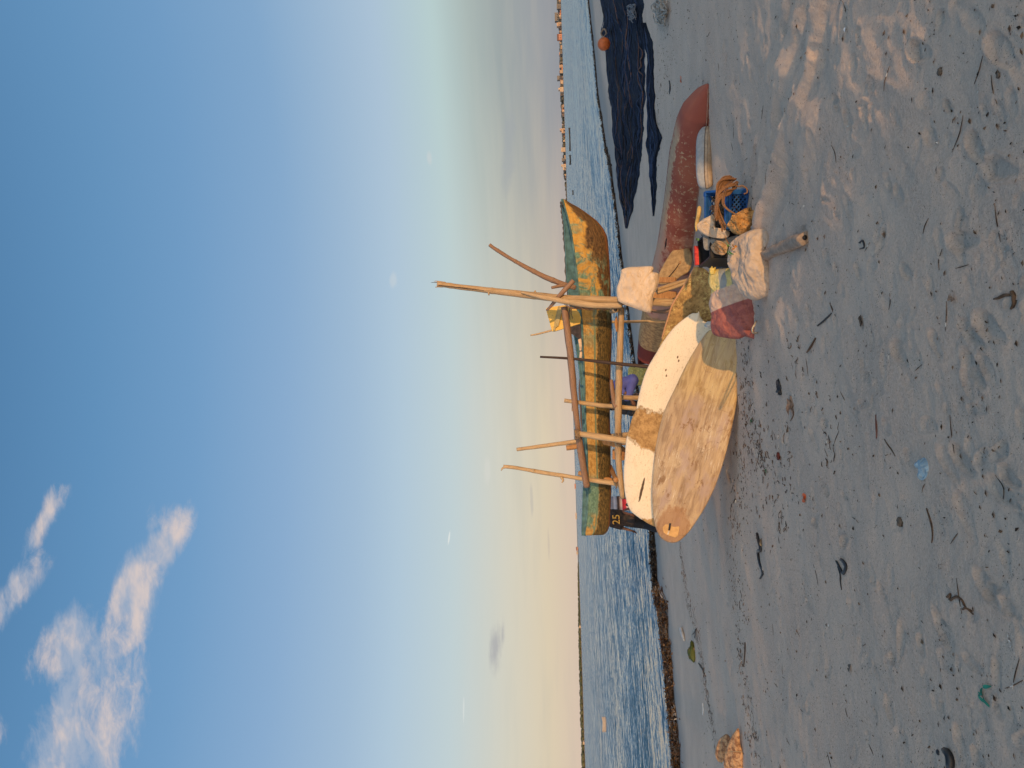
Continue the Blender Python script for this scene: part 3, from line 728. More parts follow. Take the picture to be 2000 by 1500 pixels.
def canoe_rings(inset):
    V, U = [], []
    Lacc = 0; prev = None
    for (y, vg, vb, b, vf) in ST_i:
        d = CD(y); b2 = max(b - inset, 0.004)
        A = PR(vg, y, d - b2); B = PR(vf, y, d + b2)
        K = PR(vb, y, d - 0.35 * b)
        mid = (A + B) / 2; Kz = mid.copy(); Kz.z = min(K.z + inset * 0.9, mid.z - 0.004); Kz.x = K.x
        if inset and b < 0.07: Kz.z = mid.z - 0.01
        if prev is not None: Lacc += (mid - prev).length
        prev = mid
        half = (A - B) / 2; dn = Kz - mid
        for k in range(NG + 1):
            th = math.pi * k / NG
            ca, sa = math.cos(th), math.sin(th)
            ee = 0.62
            x = math.copysign(abs(ca) ** ee, ca); z = abs(sa) ** ee
            pt = mid + half * x + dn * z
            if not inset:
                pt += (half.normalized() * x + dn.normalized() * z) * 0.005 * mnoise.fractal(Vector((Lacc * 3, k * 0.25, 3.0)), 1, 2, 3)
            V.append(pt); U.append((Lacc, k / NG))
    return V, U
Vo, Uo = canoe_rings(0.0); Vi, Ui = canoe_rings(0.022)
ns = len(ST_i); W1 = NG + 1
cloc = Vector((sum(v.x for v in Vo) / len(Vo), sum(v.y for v in Vo) / len(Vo), min(v.z for v in Vo)))
canoe = thing('dugout_canoe', 'long canoe with flaking yellow and green paint resting across the pole rack', 'canoe', cloc)
CL = Uo[-1][0]
def canoe_fn(nt):
    u = nt.tc('UV'); L, g, _ = nt.xyz(u)
    m_ = nt.comb(L, nt.m('MULTIPLY', g, 0.9))
    n = nt.noise(nt.map(m_, scale=(1, 2.2, 1)), 4.6, 7, 0.70, 0.6); nf = nt.noise(nt.map(m_, scale=(0.8, 3, 1)), 22, 6, 0.75, 0.4)
    nb = nt.noise(nt.map(m_, loc=(4, 7, 0), scale=(1, 2.0, 1)), 2.3, 4, 0.6)
    yel = nt.mix(nt.ss(nf, 0.4, 0.65), (0.40, 0.215, 0.042), (0.52, 0.31, 0.075))
    tan = nt.mix(nt.ss(nf, 0.40, 0.6), (0.30, 0.17, 0.05), (0.50, 0.32, 0.11))
    far = nt.ss(L, 1.1, 1.7)
    top = nt.mix(nt.m('MULTIPLY', far, 0.75), yel, tan)
    grn = nt.mix(nt.ss(nf, 0.42, 0.62), (0.085, 0.16, 0.115), (0.16, 0.27, 0.20))
    brn = nt.mix(nt.ss(nf, 0.40, 0.60), (0.040, 0.023, 0.010), (0.14, 0.075, 0.027))
    moss = nt.mix(nt.ss(nf, 0.40, 0.62), (0.030, 0.025, 0.011), (0.16, 0.105, 0.032))
    # depth below the gunwale, 0 at the edge, 1 at the keel
    zz = nt.m('POWER', nt.m('SINE', nt.m('MULTIPLY', nt.m('MINIMUM', nt.m('MAXIMUM', g, 0.0), 1.0), math.pi)), 0.62)
    jit = nt.m('SUBTRACT', nt.noise(m_, 7, 6, 0.7), 0.5); jn = nt.m('SUBTRACT', n, 0.5)
    gm = nt.m('MULTIPLY', nt.ss(n, 0.48, 0.58), nt.m('ADD', nt.ss(L, 2.2, 1.4), nt.ss(L, CL - 0.75, CL - 0.6)))
    gm = nt.m('MULTIPLY', gm, nt.ss(nb, 0.36, 0.52))
    c = nt.mix(gm, top, grn)
    st = nt.m('MULTIPLY', nt.ss(L, CL - 0.95, CL - 0.75), nt.ss(nt.m('ADD', zz, nt.m('MULTIPLY', jn, 0.35)), 0.46, 0.36))
    c = nt.mix(nt.m('MULTIPLY', st, nt.ss(L, CL - 0.22, CL - 0.36)), c, grn)
    # fouled bottom, lower edge of the paint ragged
    line = nt.m('ADD', nt.m('ADD', zz, nt.m('MULTIPLY', jit, 0.42)), nt.m('MULTIPLY', far, 0.16))
    bm = nt.ss(line, 0.54, 0.62)
    c = nt.mix(bm, c, nt.mix(far, nt.mix(nt.m('MULTIPLY', nt.ss(n, 0.49, 0.56), 0.9), brn, grn), moss))
    stripe = nt.m('MULTIPLY', nt.ss(nt.m('ABSOLUTE', nt.m('SUBTRACT', nt.m('ADD', zz, nt.m('MULTIPLY', jn, 0.05)), 0.37)), 0.04, 0.02), far)
    c = nt.mix(nt.m('MULTIPLY', stripe, 0.85), c, (0.11, 0.19, 0.13))
    bowb = nt.m('MULTIPLY', nt.ss(L, 1.05, 0.60), nt.ss(nt.m('ADD', nt.m('ADD', nb, nt.m('MULTIPLY', jit, 0.25)), nt.m('MULTIPLY', zz, 0.35)), 0.62, 0.74))
    c = nt.mix(bowb, c, brn)
    keel = nt.ss(nt.m('ADD', zz, nt.m('MULTIPLY', jn, 0.15)), 0.86, 0.93)
    c = nt.mix(nt.m('MULTIPLY', keel, nt.ss(nb, 0.38, 0.56)), c, (0.21, 0.085, 0.03))
    # flaked specks and long grain cracks
    c = nt.mix(nt.m('MULTIPLY', nt.ss(nf, 0.61, 0.67), 0.75), c, nt.mix(bm, (0.09, 0.06, 0.03), (0.36, 0.22, 0.06)))
    gr = nt.noise(nt.map(m_, scale=(1.0, 34, 1)), 5, 4, 0.7, 0.2)
    c = nt.mix(nt.ss(gr, 0.61, 0.70, 0, 0.65), c, (0.055, 0.042, 0.025))
    return c, nt.bump(nt.m('ADD', nt.m('MULTIPLY', nf, 0.6), nt.m('MULTIPLY', gr, -0.5)), 0.8, 0.009), 0.78
M_canoe = material('canoe_paint', canoe_fn, spec=0.3)
M_teal = simple('teal_paint', (0.070, 0.155, 0.175), var=0.3, sc_=14, bump=0.4)
F1 = [(i * W1 + k, i * W1 + k + 1, (i + 1) * W1 + k + 1, (i + 1) * W1 + k) for i in range(ns - 1) for k in range(NG)]
endcap = [tuple((ns - 1) * W1 + k for k in range(W1))]
mk('hull', Vo, F1 + endcap, M_canoe, canoe, None, Uo)
F2 = [f[::-1] for f in F1]
mk('lining', Vi, F2 + [tuple(reversed([(ns - 1) * W1 + k for k in range(W1)]))], M_teal, canoe, None, Ui)
gw = MB()
for k_ in (0, NG):                                     # the two gunwales, rounded strips closing hull and lining
    pts = [(Vo[i * W1 + k_] + Vi[i * W1 + k_]) / 2 + Vector((0, 0, 0.004)) for i in range(0, ns, 2)] + [(Vo[(ns - 1) * W1 + k_] + Vi[(ns - 1) * W1 + k_]) / 2]
    V_, F_, U_ = tube_geo(pts, [0.013, 0.017, 0.016, 0.016, 0.013], n=110, seg=7, wob=0.3)
    gw_o = mk('gunwale', V_, F_, M_teal if k_ else simple('worn_gunwale', (0.075, 0.15, 0.15), var=0.5, sc_=9), canoe, None, U_)
# frayed dark rubber edging on the far gunwale of the bow, lashing at the tip
pts = [Vo[i * W1 + NG] + Vector((0, 0, 0.018 + 0.006 * math.sin(i * 1.9))) for i in range(2, 44)]
V_, F_, U_ = tube_geo(pts, [0.010, 0.014, 0.009, 0.013, 0.006], n=90, seg=7, wob=0.9)
mk('rubber_edging', V_, F_, simple('worn_rubber', (0.10, 0.09, 0.075), var=0.6, sc_=30), canoe, None, U_)
lash = MB()
for j in range(5):
    c0 = PR(1097.5 + j * 1.1, 396 + j * 2.4, 8.78)
    V_, F_ = ico(c0, 0.022 - 0.002 * j, 2, 0.5, 3, seed=j); lash.add(V_, F_)
lash.obj('bow_lashing', simple('dark_cord', (0.05, 0.05, 0.05), var=0.9, sc_=60), canoe)
# cream blocks wedged on the far gunwale, amidships
M_cream = simple('cream_foam', (0.62, 0.47, 0.33), var=0.15)
for (x, y, sx, sz) in ((1133.5, 671, .12, .045), (1134, 681, .055, .03), (1134.5, 693, .085, .035), (1137, 702, .05, .018)):
    o = MB().box(PR(x, y, CD(y) + 0.12), (sx, 0.07, sz), Matrix.Rotation(0.15 * math.sin(y), 3, 'Y')).obj('foam_block', M_cream, None, PR(x, y, CD(y) + 0.12), smooth=False)
    bv = o.modifiers.new('bevel', 'BEVEL'); bv.width = 0.01; bv.segments = 2
    tag(o, {671: 'largest cream foam block on the canoe edge behind the top rail', 681: 'small cream foam block second from the largest on the canoe edge', 693: 'cream foam block on the canoe edge nearest the dark pole', 702: 'tiny cream foam block on the canoe edge, just past the dark pole'}[y], 'foam block', 'cream foam blocks on the canoe')

# ------------------------------------------------------------------ the pole rack that carries it
rack = thing('pole_rack', 'rough rack of upright bamboo posts and lashed rails carrying the canoe', 'rack', Vector((PR(1300, 760, 9.3).x, 9.3, float(z0(0.0, 9.3)))))
def px(r, d): return r * d / F
def pole(name, pts, rad, mat, parent=None, label=None, cat=None, **k):
    """pts = [(x, y, depth)], rad in metres"""
    W = [PR(*q) for q in pts]
    k.setdefault('n', 40); k.setdefault('wob', 0.16); k.setdefault('seed', len(bpy.data.objects))
    o = tube(name, W, rad, mat, parent, None if parent else min(W, key=lambda v: v.z), **k)
    if label: tag(o, label, cat)
    return o
def down(pts, d_add=0.0):
    """extend a post down into the sand"""
    x, y, d = pts[-1]; b = PR(x, y, d)
    return b
tall = pole('post', [(854, 555, 8.45), (954, 567, 8.46), (1030, 576, 8.46), (1100, 583, 8.46), (1204, 587, 8.47), (1320, 592, 8.5), (1425, 596, 8.52)], [0.030, 0.036, 0.045, 0.046, 0.050, 0.046, 0.044], M_bamboo, rack, nodes=0.52, n=90, seg=12)
pole('split_strand', [(1018, 571, 8.40), (1034, 574.5, 8.39), (1070, 582, 8.39), (1110, 590, 8.39), (1160, 595.5, 8.39), (1214, 597, 8.40)], [0.012, 0.030, 0.033, 0.036, 0.036, 0.032], M_stick, tall, n=40, wob=0.3)
pole('splinter', [(870, 552.5, 8.45), (852, 549, 8.45), (848, 549.5, 8.45)], [0.012, 0.009, 0.003], M_bamboo, tall, n=8)
pole('splinter', [(872, 559, 8.45), (856, 560, 8.45), (850, 561, 8.45)], [0.013, 0.012, 0.004], M_bamboo, tall, n=8)
pole('thorn', [(856, 552, 8.45), (842, 551.5, 8.45)], [0.005, 0.002], M_dark, tall, n=6)
pole('dark_split', [(856, 557, 8.418), (900, 562, 8.42), (945, 567.5, 8.424)], [0.003, 0.006, 0.002], M_dark, tall, n=12)
for q in ((954, 573.5), (1045, 571)):
    pole('stub', [(q[0], q[1] - 3, 8.44), (q[0] + 1, q[1] + 3, 8.43)], [0.012, 0.008], M_bamboo, tall, n=5)
bark = MB()                                            # peeling fibre under the fork
for j in range(16):
    a = j / 15
    V_, F_, U_ = tube_geo([PR(1100 + 60 * a, 592 + 5 * a, 8.42), PR(1112 + 62 * a, 599 + 5 * rng.random(), 8.44), PR(1128 + 64 * a, 602 + 7 * rng.random(), 8.5)], [0.004, 0.007, 0.002], n=8, seg=5, wob=0.4, seed=j)
    bark.add(V_, F_, U_)
bark.obj('peeling_bark', M_bark, tall)
pole('post', [(1102, 782, 8.90), (1160, 790, 8.90), (1242, 798, 8.88), (1330, 806, 8.86), (1420, 812, 8.85)], [0.026, 0.029, 0.031, 0.032], M_stick, rack)
pole('post', [(1123, 846, 8.70), (1170, 853, 8.69), (1222, 861, 8.68), (1320, 875, 8.66), (1425, 890, 8.65)], [0.034, 0.041, 0.046, 0.046, 0.046], M_stick, rack, seg=8)
left_post = pole('post', [(983, 911, 9.30), (1010, 914, 9.30), (1060, 923, 9.28), (1100, 929, 9.27), (1150, 937, 9.26), (1216, 946, 9.27), (1300, 958, 9.46), (1384, 968, 9.66)], [0.024, 0.027, 0.028, 0.034, 0.037, 0.034, 0.033], M_stick, rack, n=70, nodes=0.7)
pole('twig_stub', [(1096, 932, 9.24), (1100, 938, 9.22), (1097, 943, 9.21)], [0.018, 0.014, 0.006], M_stick, left_post, n=8)
pole('twig_stub', [(986, 912, 9.30), (981, 915, 9.30), (979, 919, 9.3)], [0.018, 0.012, 0.006], M_stick, left_post, n=8)
pole('twig_stub', [(1044, 921, 9.26), (1041, 917, 9.25)], [0.014, 0.010], M_stick, left_post, n=5)
pole('post', [(1009, 878, 10.6), (1060, 871, 10.6), (1120, 863, 10.6), (1200, 852, 10.6), (1300, 842, 10.6), (1372, 834, 10.6)], [0.026, 0.033, 0.040, 0.042, 0.042], M_stick, rack, n=50)
pole('post', [(1106, 875, 10.5), (1146, 870, 10.5), (1250, 862, 10.5), (1372, 852, 10.5)], [0.037, 0.037, 0.038, 0.04], M_plank, rack, seg=8)
pole('post', [(1130, 924, 9.60), (1160, 930, 9.55), (1200, 940, 9.5), (1226, 948, 9.55), (1383, 975, 9.75)], [0.030, 0.036, 0.040, 0.034], M_plank, rack)
pole('post', [(1196, 776, 10.45), (1250, 777, 10.45), (1372, 779, 10.45)], [0.036, 0.036, 0.038], M_bamboo, rack)
pole('post', [(1192, 629, 9.9), (1260, 628, 9.9), (1310, 628, 9.85), (1395, 628, 9.8)], [0.020, 0.019, 0.020], M_stick, rack)
pole('rail', [(1102, 599, 8.60), (1114, 690, 8.62), (1121, 770, 8.72), (1128, 832, 8.80), (1134, 880, 8.92), (1146, 950, 9.15)], [0.040, 0.044, 0.042, 0.036, 0.046, 0.042], M_bark, rack, n=70)
pole('rail', [(1214, 600, 8.62), (1211, 680, 8.66), (1209, 735, 8.7), (1208, 782, 8.78), (1207, 848, 8.86), (1209, 910, 8.98), (1216, 972, 9.1)], [0.038, 0.040, 0.042, 0.045, 0.042, 0.040, 0.032], M_bamboo, rack, n=80, nodes=0.43)
pole('splint', [(1204, 618, 8.60), (1203.5, 634, 8.60), (1205, 648, 8.61)], [0.010, 0.022, 0.008], M_plank, rack, n=12)
# cross beams under the hull, their sawn ends towards us
for (x, y, d0, d1, r, mt) in ((1202, 605, 8.42, 10.3, 0.036, M_bamboo), (1203, 792, 8.84, 10.5, 0.026, M_bark), (1199, 868, 8.9, 10.6, 0.034, M_plank), (1203, 938, 9.0, 10.6, 0.032, M_plank)):
    p0 = PR(x, y, d0); p1 = Vector((p0.x + 0.08, d1, p0.z + 0.03))
    bmo = tube('cross_beam', [p0, (p0 + p1) / 2, p1], [r, r, r], mt, rack, n=20, wob=0.1)
    if y == 605:
        V_, F_, U_ = tube_geo([p0 + Vector((0, -0.006, 0)), p0 + Vector((0, 0.03, 0))], [r * 0.62, r * 0.6], n=4)
        mk('hollow', V_, F_, M_black, bmo, None, U_)
def branch_beam():
    pole('cross_beam', [(1194, 742, 8.95), (1196, 765, 8.9), (1200, 785, 8.82), (1204, 796, 8.78)], [0.020, 0.026, 0.030, 0.036], M_bark, rack, n=20, wob=0.35)
branch_beam()
# split bamboo brace, short plank ends low on the right
pole('brace', [(1281, 567, 8.62), (1310, 557, 8.66), (1345, 547, 8.72), (1400, 532, 8.85)], [0.026, 0.026, 0.025], M_bamboo, rack, seg=8)
pole('brace', [(1283, 572, 8.60), (1312, 563, 8.64), (1345, 552, 8.70), (1400, 540, 8.83)], [0.022, 0.022, 0.02], M_stick, rack, seg=8)
pole('brace', [(1268, 606, 9.4), (1290, 609, 9.3), (1318, 606, 9.2), (1380, 602, 9.1)], [0.02, 0.03, 0.024], M_bark, rack)
lashm = simple('frayed_rope', (0.22, 0.15, 0.09), var=0.5, sc_=60, bump=0.6)
for (x, y, d, r) in ((1210, 597, 8.52, .075), (1127, 849, 8.72, .062), (1208, 858, 8.78, .07), (1144, 936, 9.2, .062), (1208, 944, 9.14, .062), (1121, 786, 8.83, .06), (1208, 796, 8.84, .06)):
    lb = MB(); c = PR(x, y, d)
    for j in range(4):
        n_ = 14; off = Vector((0, 0, (j - 1.5) * 0.016)); tl_ = 0.35 * (rng.random() - 0.5)
        pts = [c + off + Vector((r * math.cos(2 * math.pi * i / n_), r * 1.2 * math.sin(2 * math.pi * i / n_), tl_ * r * math.cos(2 * math.pi * i / n_))) for i in range(n_ + 1)]
        V_, F_, U_ = tube_geo(pts, [0.006, 0.007], n=26, seg=5, wob=0.2, seed=j); lb.add(V_, F_, U_)
    lb.obj('lashing', lashm, rack)

# loose poles and boards on the rack
pole('forked_branch', [(956, 478, 8.75), (968, 487, 8.75), (1004, 509, 8.75), (1044, 531, 8.76), (1086, 550, 8.77), (1110, 558, 8.78), (1124, 562, 8.8)], [0.022, 0.024, 0.025, 0.028, 0.033, 0.034, 0.03], M_bark, None, 'thin knotty branch jutting out slantwise beside the tall post', 'branch', n=70, nodes=0.26, wob=0.2)
br = bpy.data.objects['forked_branch']
pole('twig', [(1112, 557, 8.77), (1096, 558, 8.74), (1077, 562, 8.72)], [0.024, 0.022, 0.018], M_bark, br, n=14)
pole('crossed_stick', [(1120, 548, 8.40), (1096, 574, 8.40), (1078, 596, 8.50), (1068, 606, 8.56)], [0.026, 0.028, 0.022, 0.014], M_bark, None, 'short dark stick lying slantwise across the tall post and yellow panel', 'stick', n=30, wob=0.3)
pole('dark_pole', [(1055, 697, 8.66), (1110, 700, 8.62), (1160, 705, 8.56), (1212, 711, 8.5), (1262, 716, 8.46), (1330, 724, 8.42), (1420, 733, 8.40)], [0.013, 0.017, 0.021, 0.023, 0.022, 0.022], M_dark, None, 'thin dark straight pole standing before the middle of the canoe', 'pole', n=50, wob=0.05)
pole('thin_twig', [(1036, 655, 9.3), (1052, 652, 9.3), (1082, 644, 9.3)], [0.010, 0.013, 0.014], M_stick, None, 'thin pale twig pointing up from the yellow panel', 'twig', n=16)
pole('long_branch', [(1132, 668, 10.0), (1137, 700, 10.0), (1134, 745, 10.05), (1133, 765, 10.05), (1135, 800, 10.1), (1138, 842, 10.15), (1142, 900, 10.2)], [0.014, 0.020, 0.022, 0.018, 0.020, 0.016, 0.012], M_bark, None, 'thin reddish branch lying along the far edge of the canoe', 'branch', n=60, wob=0.5)
# yellow painted panel; its shaded corner is added as a brown-coloured board
def board_px(name, pxs, d, thick, mat, label=None, cat=None, parent=None, tilt=8, yaw=0):
    ref = pxs[0]
    N = Vector((math.sin(R(yaw)) * math.cos(R(tilt)), -math.cos(R(yaw)) * math.cos(R(tilt)), math.sin(R(tilt))))
    p0 = PR(ref[0], ref[1], d)
    a = [plane_hit(x, y, p0, N) for x, y in pxs]; b = [q - N * thick for q in a]; n = len(a)
    h = Vector((0, 0, 1)).cross(N).normalized(); v = N.cross(h)
    U_ = [((q - a[0]).dot(v), (q - a[0]).dot(h)) for q in a] * 2
    o = mk(name, a + b, [tuple(range(n)), tuple(range(2 * n - 1, n - 1, -1))] + [(i, i + n, (i + 1) % n + n, (i + 1) % n) for i in range(n)], mat, parent, None if parent else min(b, key=lambda q: q.z), U_, smooth=False)
    bv = o.modifiers.new('bevel', 'BEVEL'); bv.width = 0.004; bv.segments = 2; bv.limit_method = 'ANGLE'
    if label: tag(o, label, cat)
    return o
def yellow_fn(nt):
    o = nt.tc('Object'); n = nt.noise(o, 9, 6, 0.7); nf = nt.noise(o, 40, 4, 0.7)
    c = nt.mix(nt.ss(n, 0.35, 0.65), (0.60, 0.38, 0.075), (0.68, 0.46, 0.13))
    c = nt.mix(nt.ss(nf, 0.62, 0.70), c, (0.10, 0.07, 0.03))
    c = nt.mix(nt.m('MULTIPLY', nt.ss(nt.vor(nt.map(o, scale=(1, 1, 3)), 7, 'DISTANCE_TO_EDGE'), 0.03, 0.015), nt.ss(n, 0.5, 0.6, 0, .8)), c, (0.16, 0.10, 0.04))
    return c, nt.bump(nf, 0.4, 0.004), 0.6
M_yel = material('yellow_paint', yellow_fn)
yp = board_px('painted_sheet', [(1066, 603), (1070, 600), (1102, 596), (1124, 602), (1136, 616), (1133, 632), (1114, 638), (1083, 647), (1078, 647)], 8.95, 0.025, M_yel, 'chipped yellow painted panel standing on the canoe behind the tall post', 'panel', tilt=6, yaw=10)
board_px('batten', [(1090, 598), (1099, 602), (1091, 636), (1085, 640), (1084, 646), (1080, 646), (1084, 622)], 8.915, 0.012, simple('olive_paint', (0.33, 0.27, 0.13)), parent=yp, tilt=6, yaw=10)
for j in range(9):
    a = rng.random()
    V_, F_, U_ = tube_geo([PR(1104 + 14 * a, 600 + 3 * a, 8.78), PR(1100 + 18 * a, 612, 8.75), PR(1096 + 24 * a + 3 * rng.random(), 618 + 8 * rng.random(), 8.8)], [0.006, 0.005, 0.002], n=10, seg=5, wob=0.4, seed=j + 50)
    (bark := MB()).add(V_, F_, U_) if j == 0 else bark.add(V_, F_, U_)
tag(bark.obj('dry_roots', M_bark, None, PR(1110, 610, 8.78)), 'wisp of dry brown roots in front of the yellow panel', 'roots')
bp = board_px('shaded_corner', [(1112, 640), (1117, 637), (1133, 632), (1137, 662), (1134, 664), (1113, 650)], 9.35, 0.03, simple('shaded_corner', (0.20, 0.125, 0.09), var=0.3), 'brown board standing in for the shaded corner of the yellow panel on the canoe', 'board', tilt=4)  # shadow on the yellow panel, made as a board in brown
# planks under the stern
board_px('short_plank', [(1175, 861), (1200, 864), (1212, 870), (1222, 877), (1210, 876), (1178, 868)], 9.05, 0.05, M_plank, 'narrow reddish plank wedged slantwise under the stern of the canoe', 'plank', tilt=15)
board_px('square_board', [(1196, 878), (1221, 877), (1219, 899), (1212, 900), (1196, 897)], 9.12, 0.06, material('ply', wood_fn((0.36, 0.19, 0.09), (0.28, 0.14, 0.06))), 'square brown board end under the stern beside the slanting plank', 'board', tilt=10)
board_px('plank_end', [(1286, 541), (1318, 541.5), (1319, 549), (1317, 552), (1284, 552)], 9.0, 0.05, M_plank, 'sawn brown plank end just beside the hung sack', 'plank', tilt=30)
board_px('driftwood_block', [(1276, 571), (1300, 568), (1320, 570), (1322, 580), (1312, 586), (1284, 587), (1274, 585)], 9.2, 0.12, M_plank, 'rounded brown wood block close under the hung sack', 'wood block', tilt=15)

# ------------------------------------------------------------------ sack hung over the post
def cloth_fn(cols, sc1=5.0, weave=220.0, dirt=(0.22, 0.15, 0.09), dl=(0.56, 0.70)):
    def fn(nt):
        u = nt.tc('UV'); n = nt.noise(u, sc1, 5, 0.6); n2 = nt.noise(u, sc1 * 3.4, 5, 0.65, 0.6)
        c = nt.mix(nt.ss(n, 0.36, 0.64), cols[0], cols[1])
        c = nt.mix(nt.ss(n2, dl[0], dl[1], 0, 0.6), c, dirt)
        fold = nt.noise(nt.map(u, scale=(1, 2.4, 1)), sc1 * 2.2, 4, 0.6, 1.4)
        wv = nt.noise(u, weave, 1, 0.5)
        return c, nt.bump(nt.m('ADD', nt.m('MULTIPLY', fold, 1.0), nt.m('MULTIPLY', wv, 0.05)), 0.75, 0.022), 0.85
    return fn
HS = Slab([(1214, 527), (1228, 522), (1250, 521), (1272, 520), (1277, 525), (1275, 531), (1284, 533), (1287, 537), (1286, 549), (1281, 567), (1275, 577), (1274, 592), (1273, 606), (1270, 610), (1262, 609), (1240, 601), (1220, 594), (1208, 588), (1205, 576), (1205, 562), (1210, 546), (1213, 535)],
          (1245, 565), 8.28 + DR, tilt=8, yaw=6, tf=0.075, tb=0.06, p=3.4, q=1.8, n=170, rings=20, wr=0.030, wscale=(6, 8), wseed=3)
M_hs = material('pale_sackcloth', cloth_fn(((0.52, 0.41, 0.31), (0.61, 0.485, 0.365)), 4.0, dirt=(0.36, 0.23, 0.11), dl=(0.57, 0.72)))
hs = HS.obj('hung_sack', M_hs)
tag(hs, 'pale stained sack draped over the tall bamboo post', 'sack')
V_, F_, U_ = tube_geo([HS.on(x, y, -0.072) for x, y in ((1208, 588), (1222, 595), (1242, 602), (1262, 609), (1271, 610))], [0.004, 0.0045, 0.004], n=40, seg=6)
mk('hem', V_, F_, M_hs, hs, None, U_)
V_, F_, U_ = tube_geo([HS.on(x, y, -0.07) for x, y in ((1287, 538), (1286, 550), (1281, 566), (1276, 577), (1274, 592), (1272.5, 607))], [0.004, 0.0045, 0.004], n=40, seg=6)
mk('hem', V_, F_, M_hs, hs, None, U_)
# ------------------------------------------------------------------ upturned red hull
RH = [(165, 1383, 1384, .01), (172, 1377, 1384, .04), (185, 1368.5, 1384, .09), (200, 1358, 1383.5, .14), (220, 1346, 1383, .19), (240, 1333, 1382, .23), (270, 1323, 1379, .28), (300, 1316, 1375, .31), (340, 1309, 1369, .34), (400, 1303, 1362, .36), (450, 1297, 1358, .37), (500, 1289.5, 1352, .38), (560, 1277, 1343, .38), (612, 1263, 1332, .37), (650, 1255, 1325, .36), (690, 1248, 1318, .33), (716, 1246, 1314, .31)]
RHa = np.array(RH, float); ysr = np.concatenate([np.linspace(165, 260, 30), np.linspace(264, 716, 70)])
Vr, Ur = [], []; NR = 24
_prev = None; Lr = 0; hull_L = {}
_ax = (G(1314, 716) - G(1383, 165)).normalized(); _pp = Vector((-_ax.y, _ax.x, 0)); _pp = _pp if _pp.y > 0 else -_pp
for y in ysr:
    vt, vb, w = (float(np.interp(y, RHa[:, 0], RHa[:, k])) for k in (1, 2, 3))
    A = G(vb, y); c = A + _pp * w; c.z = min(A.z, float(z0(c.x, c.y))) - 0.03
    top = P(vt, y, c.y)
    h = max(top.z - c.z, 0.02)
    if _prev is not None: Lr += (c - _prev).length
    _prev = c; hull_L[round(float(y))] = Lr
    for k in range(NR + 1):
        th = math.pi * k / NR
        x = -math.copysign(abs(math.cos(th)) ** 0.72, math.cos(th)); z = abs(math.sin(th)) ** 0.85
        q = c + _pp * (w * x) + Vector((0, 0, h * z)) + Vector((0, 0, 0.012 * mnoise.noise(Vector((Lr * 1.5, k * 0.3, 0)))))
        Vr.append(q); Ur.append((Lr, k / NR))
W2 = NR + 1; nsr = len(ysr)
Fr = [(i * W2 + k, i * W2 + k + 1, (i + 1) * W2 + k + 1, (i + 1) * W2 + k)[::-1] for i in range(nsr - 1) for k in range(NR)] + [tuple((nsr - 1) * W2 + k for k in range(W2))]
LRAW = float(np.interp(628, ysr, np.linspace(0, 1, len(ysr)))) ; Lraw = Ur[int(np.argmin(np.abs(ysr - 628))) * W2][0]; Lmar = Ur[int(np.argmin(np.abs(ysr - 688))) * W2][0]
def red_fn(nt):
    u = nt.tc('UV'); L, g, _ = nt.xyz(u); m_ = nt.comb(L, nt.m('MULTIPLY', g, 1.1))
    n = nt.noise(m_, 3.4, 6, 0.66, 0.4); nf = nt.noise(m_, 16, 6, 0.72); big = nt.noise(m_, 1.3, 3, 0.5)
    c = nt.mix(nt.ss(big, 0.4, 0.6), (0.255, 0.078, 0.058), (0.33, 0.115, 0.075))
    c = nt.mix(nt.ss(nt.noise(m_, 70, 3, 0.7), 0.6, 0.75, 0, 0.4), c, (0.16, 0.045, 0.035))
    ridge = nt.ss(nt.m('ABSOLUTE', nt.m('SUBTRACT', g, 0.44)), 0.13, 0.02)
    worn = nt.ss(nt.m('ADD', nt.m('MULTIPLY', nf, 0.75), nt.m('ADD', nt.m('MULTIPLY', ridge, 0.17), nt.m('MULTIPLY', n, 0.25))), 0.535, 0.60)
    worn = nt.m('MULTIPLY', worn, nt.ss(L, 0.45, 0.75))
    c = nt.mix(worn, c, nt.mix(nt.ss(nf, 0.5, 0.7), (0.40, 0.27, 0.175), (0.52, 0.38, 0.25)))
    pink = nt.m('MULTIPLY', nt.ss(nt.m('ADD', n, nt.m('MULTIPLY', nt.ss(L, 2.6, 5.5), 0.22)), 0.50, 0.60), nt.ss(L, 1.4, 3.0, 0, 0.8))
    c = nt.mix(pink, c, (0.44, 0.25, 0.185))
    c = nt.mix(nt.ss(nt.m('ADD', L, nt.m('MULTIPLY', n, 0.5)), Lraw + 0.1, Lraw + 0.3), c, nt.mix(nt.ss(nf, 0.4, 0.6), (0.24, 0.14, 0.07), (0.42, 0.26, 0.12)))
    c = nt.mix(nt.ss(L, Lmar - 0.02, Lmar + 0.02), c, (0.13, 0.03, 0.025))
    crk = nt.ss(nt.m('ADD', near(nt, L, g, 2.62, 0.33, 0.17, 0.02), nt.m('MULTIPLY', nt.m('SUBTRACT', nf, 0.5), 1.2)), 0.2, 0.4)
    c = nt.mix(crk, c, (0.03, 0.02, 0.02))
    return c, nt.bump(nt.m('ADD', nt.m('MULTIPLY', nf, 0.4), nt.m('MULTIPLY', worn, -0.4)), 0.55, 0.008), 0.85
M_red = material('flaking_red_paint', red_fn, spec=0.12)
_c = G(1345, 420)
red = thing('upturned_canoe', 'faded red canoe hull lying upside down on the sand beyond the blue crate', 'canoe', Vector((_c.x, _c.y, min(v.z for v in Vr))))
mk('hull', Vr, Fr, M_red, red, None, Ur)
pts = [Vr[i * W2] + Vector((0, 0, 0.035)) - _pp * 0.012 for i in range(2, nsr, 3)]
V_, F_, U_ = tube_geo(pts, [0.008, 0.014, 0.016, 0.016], n=90, seg=6, wob=0.3)
mk('gunwale', V_, F_, simple('worn_edge', (0.26, 0.14, 0.10)), red, None, U_)

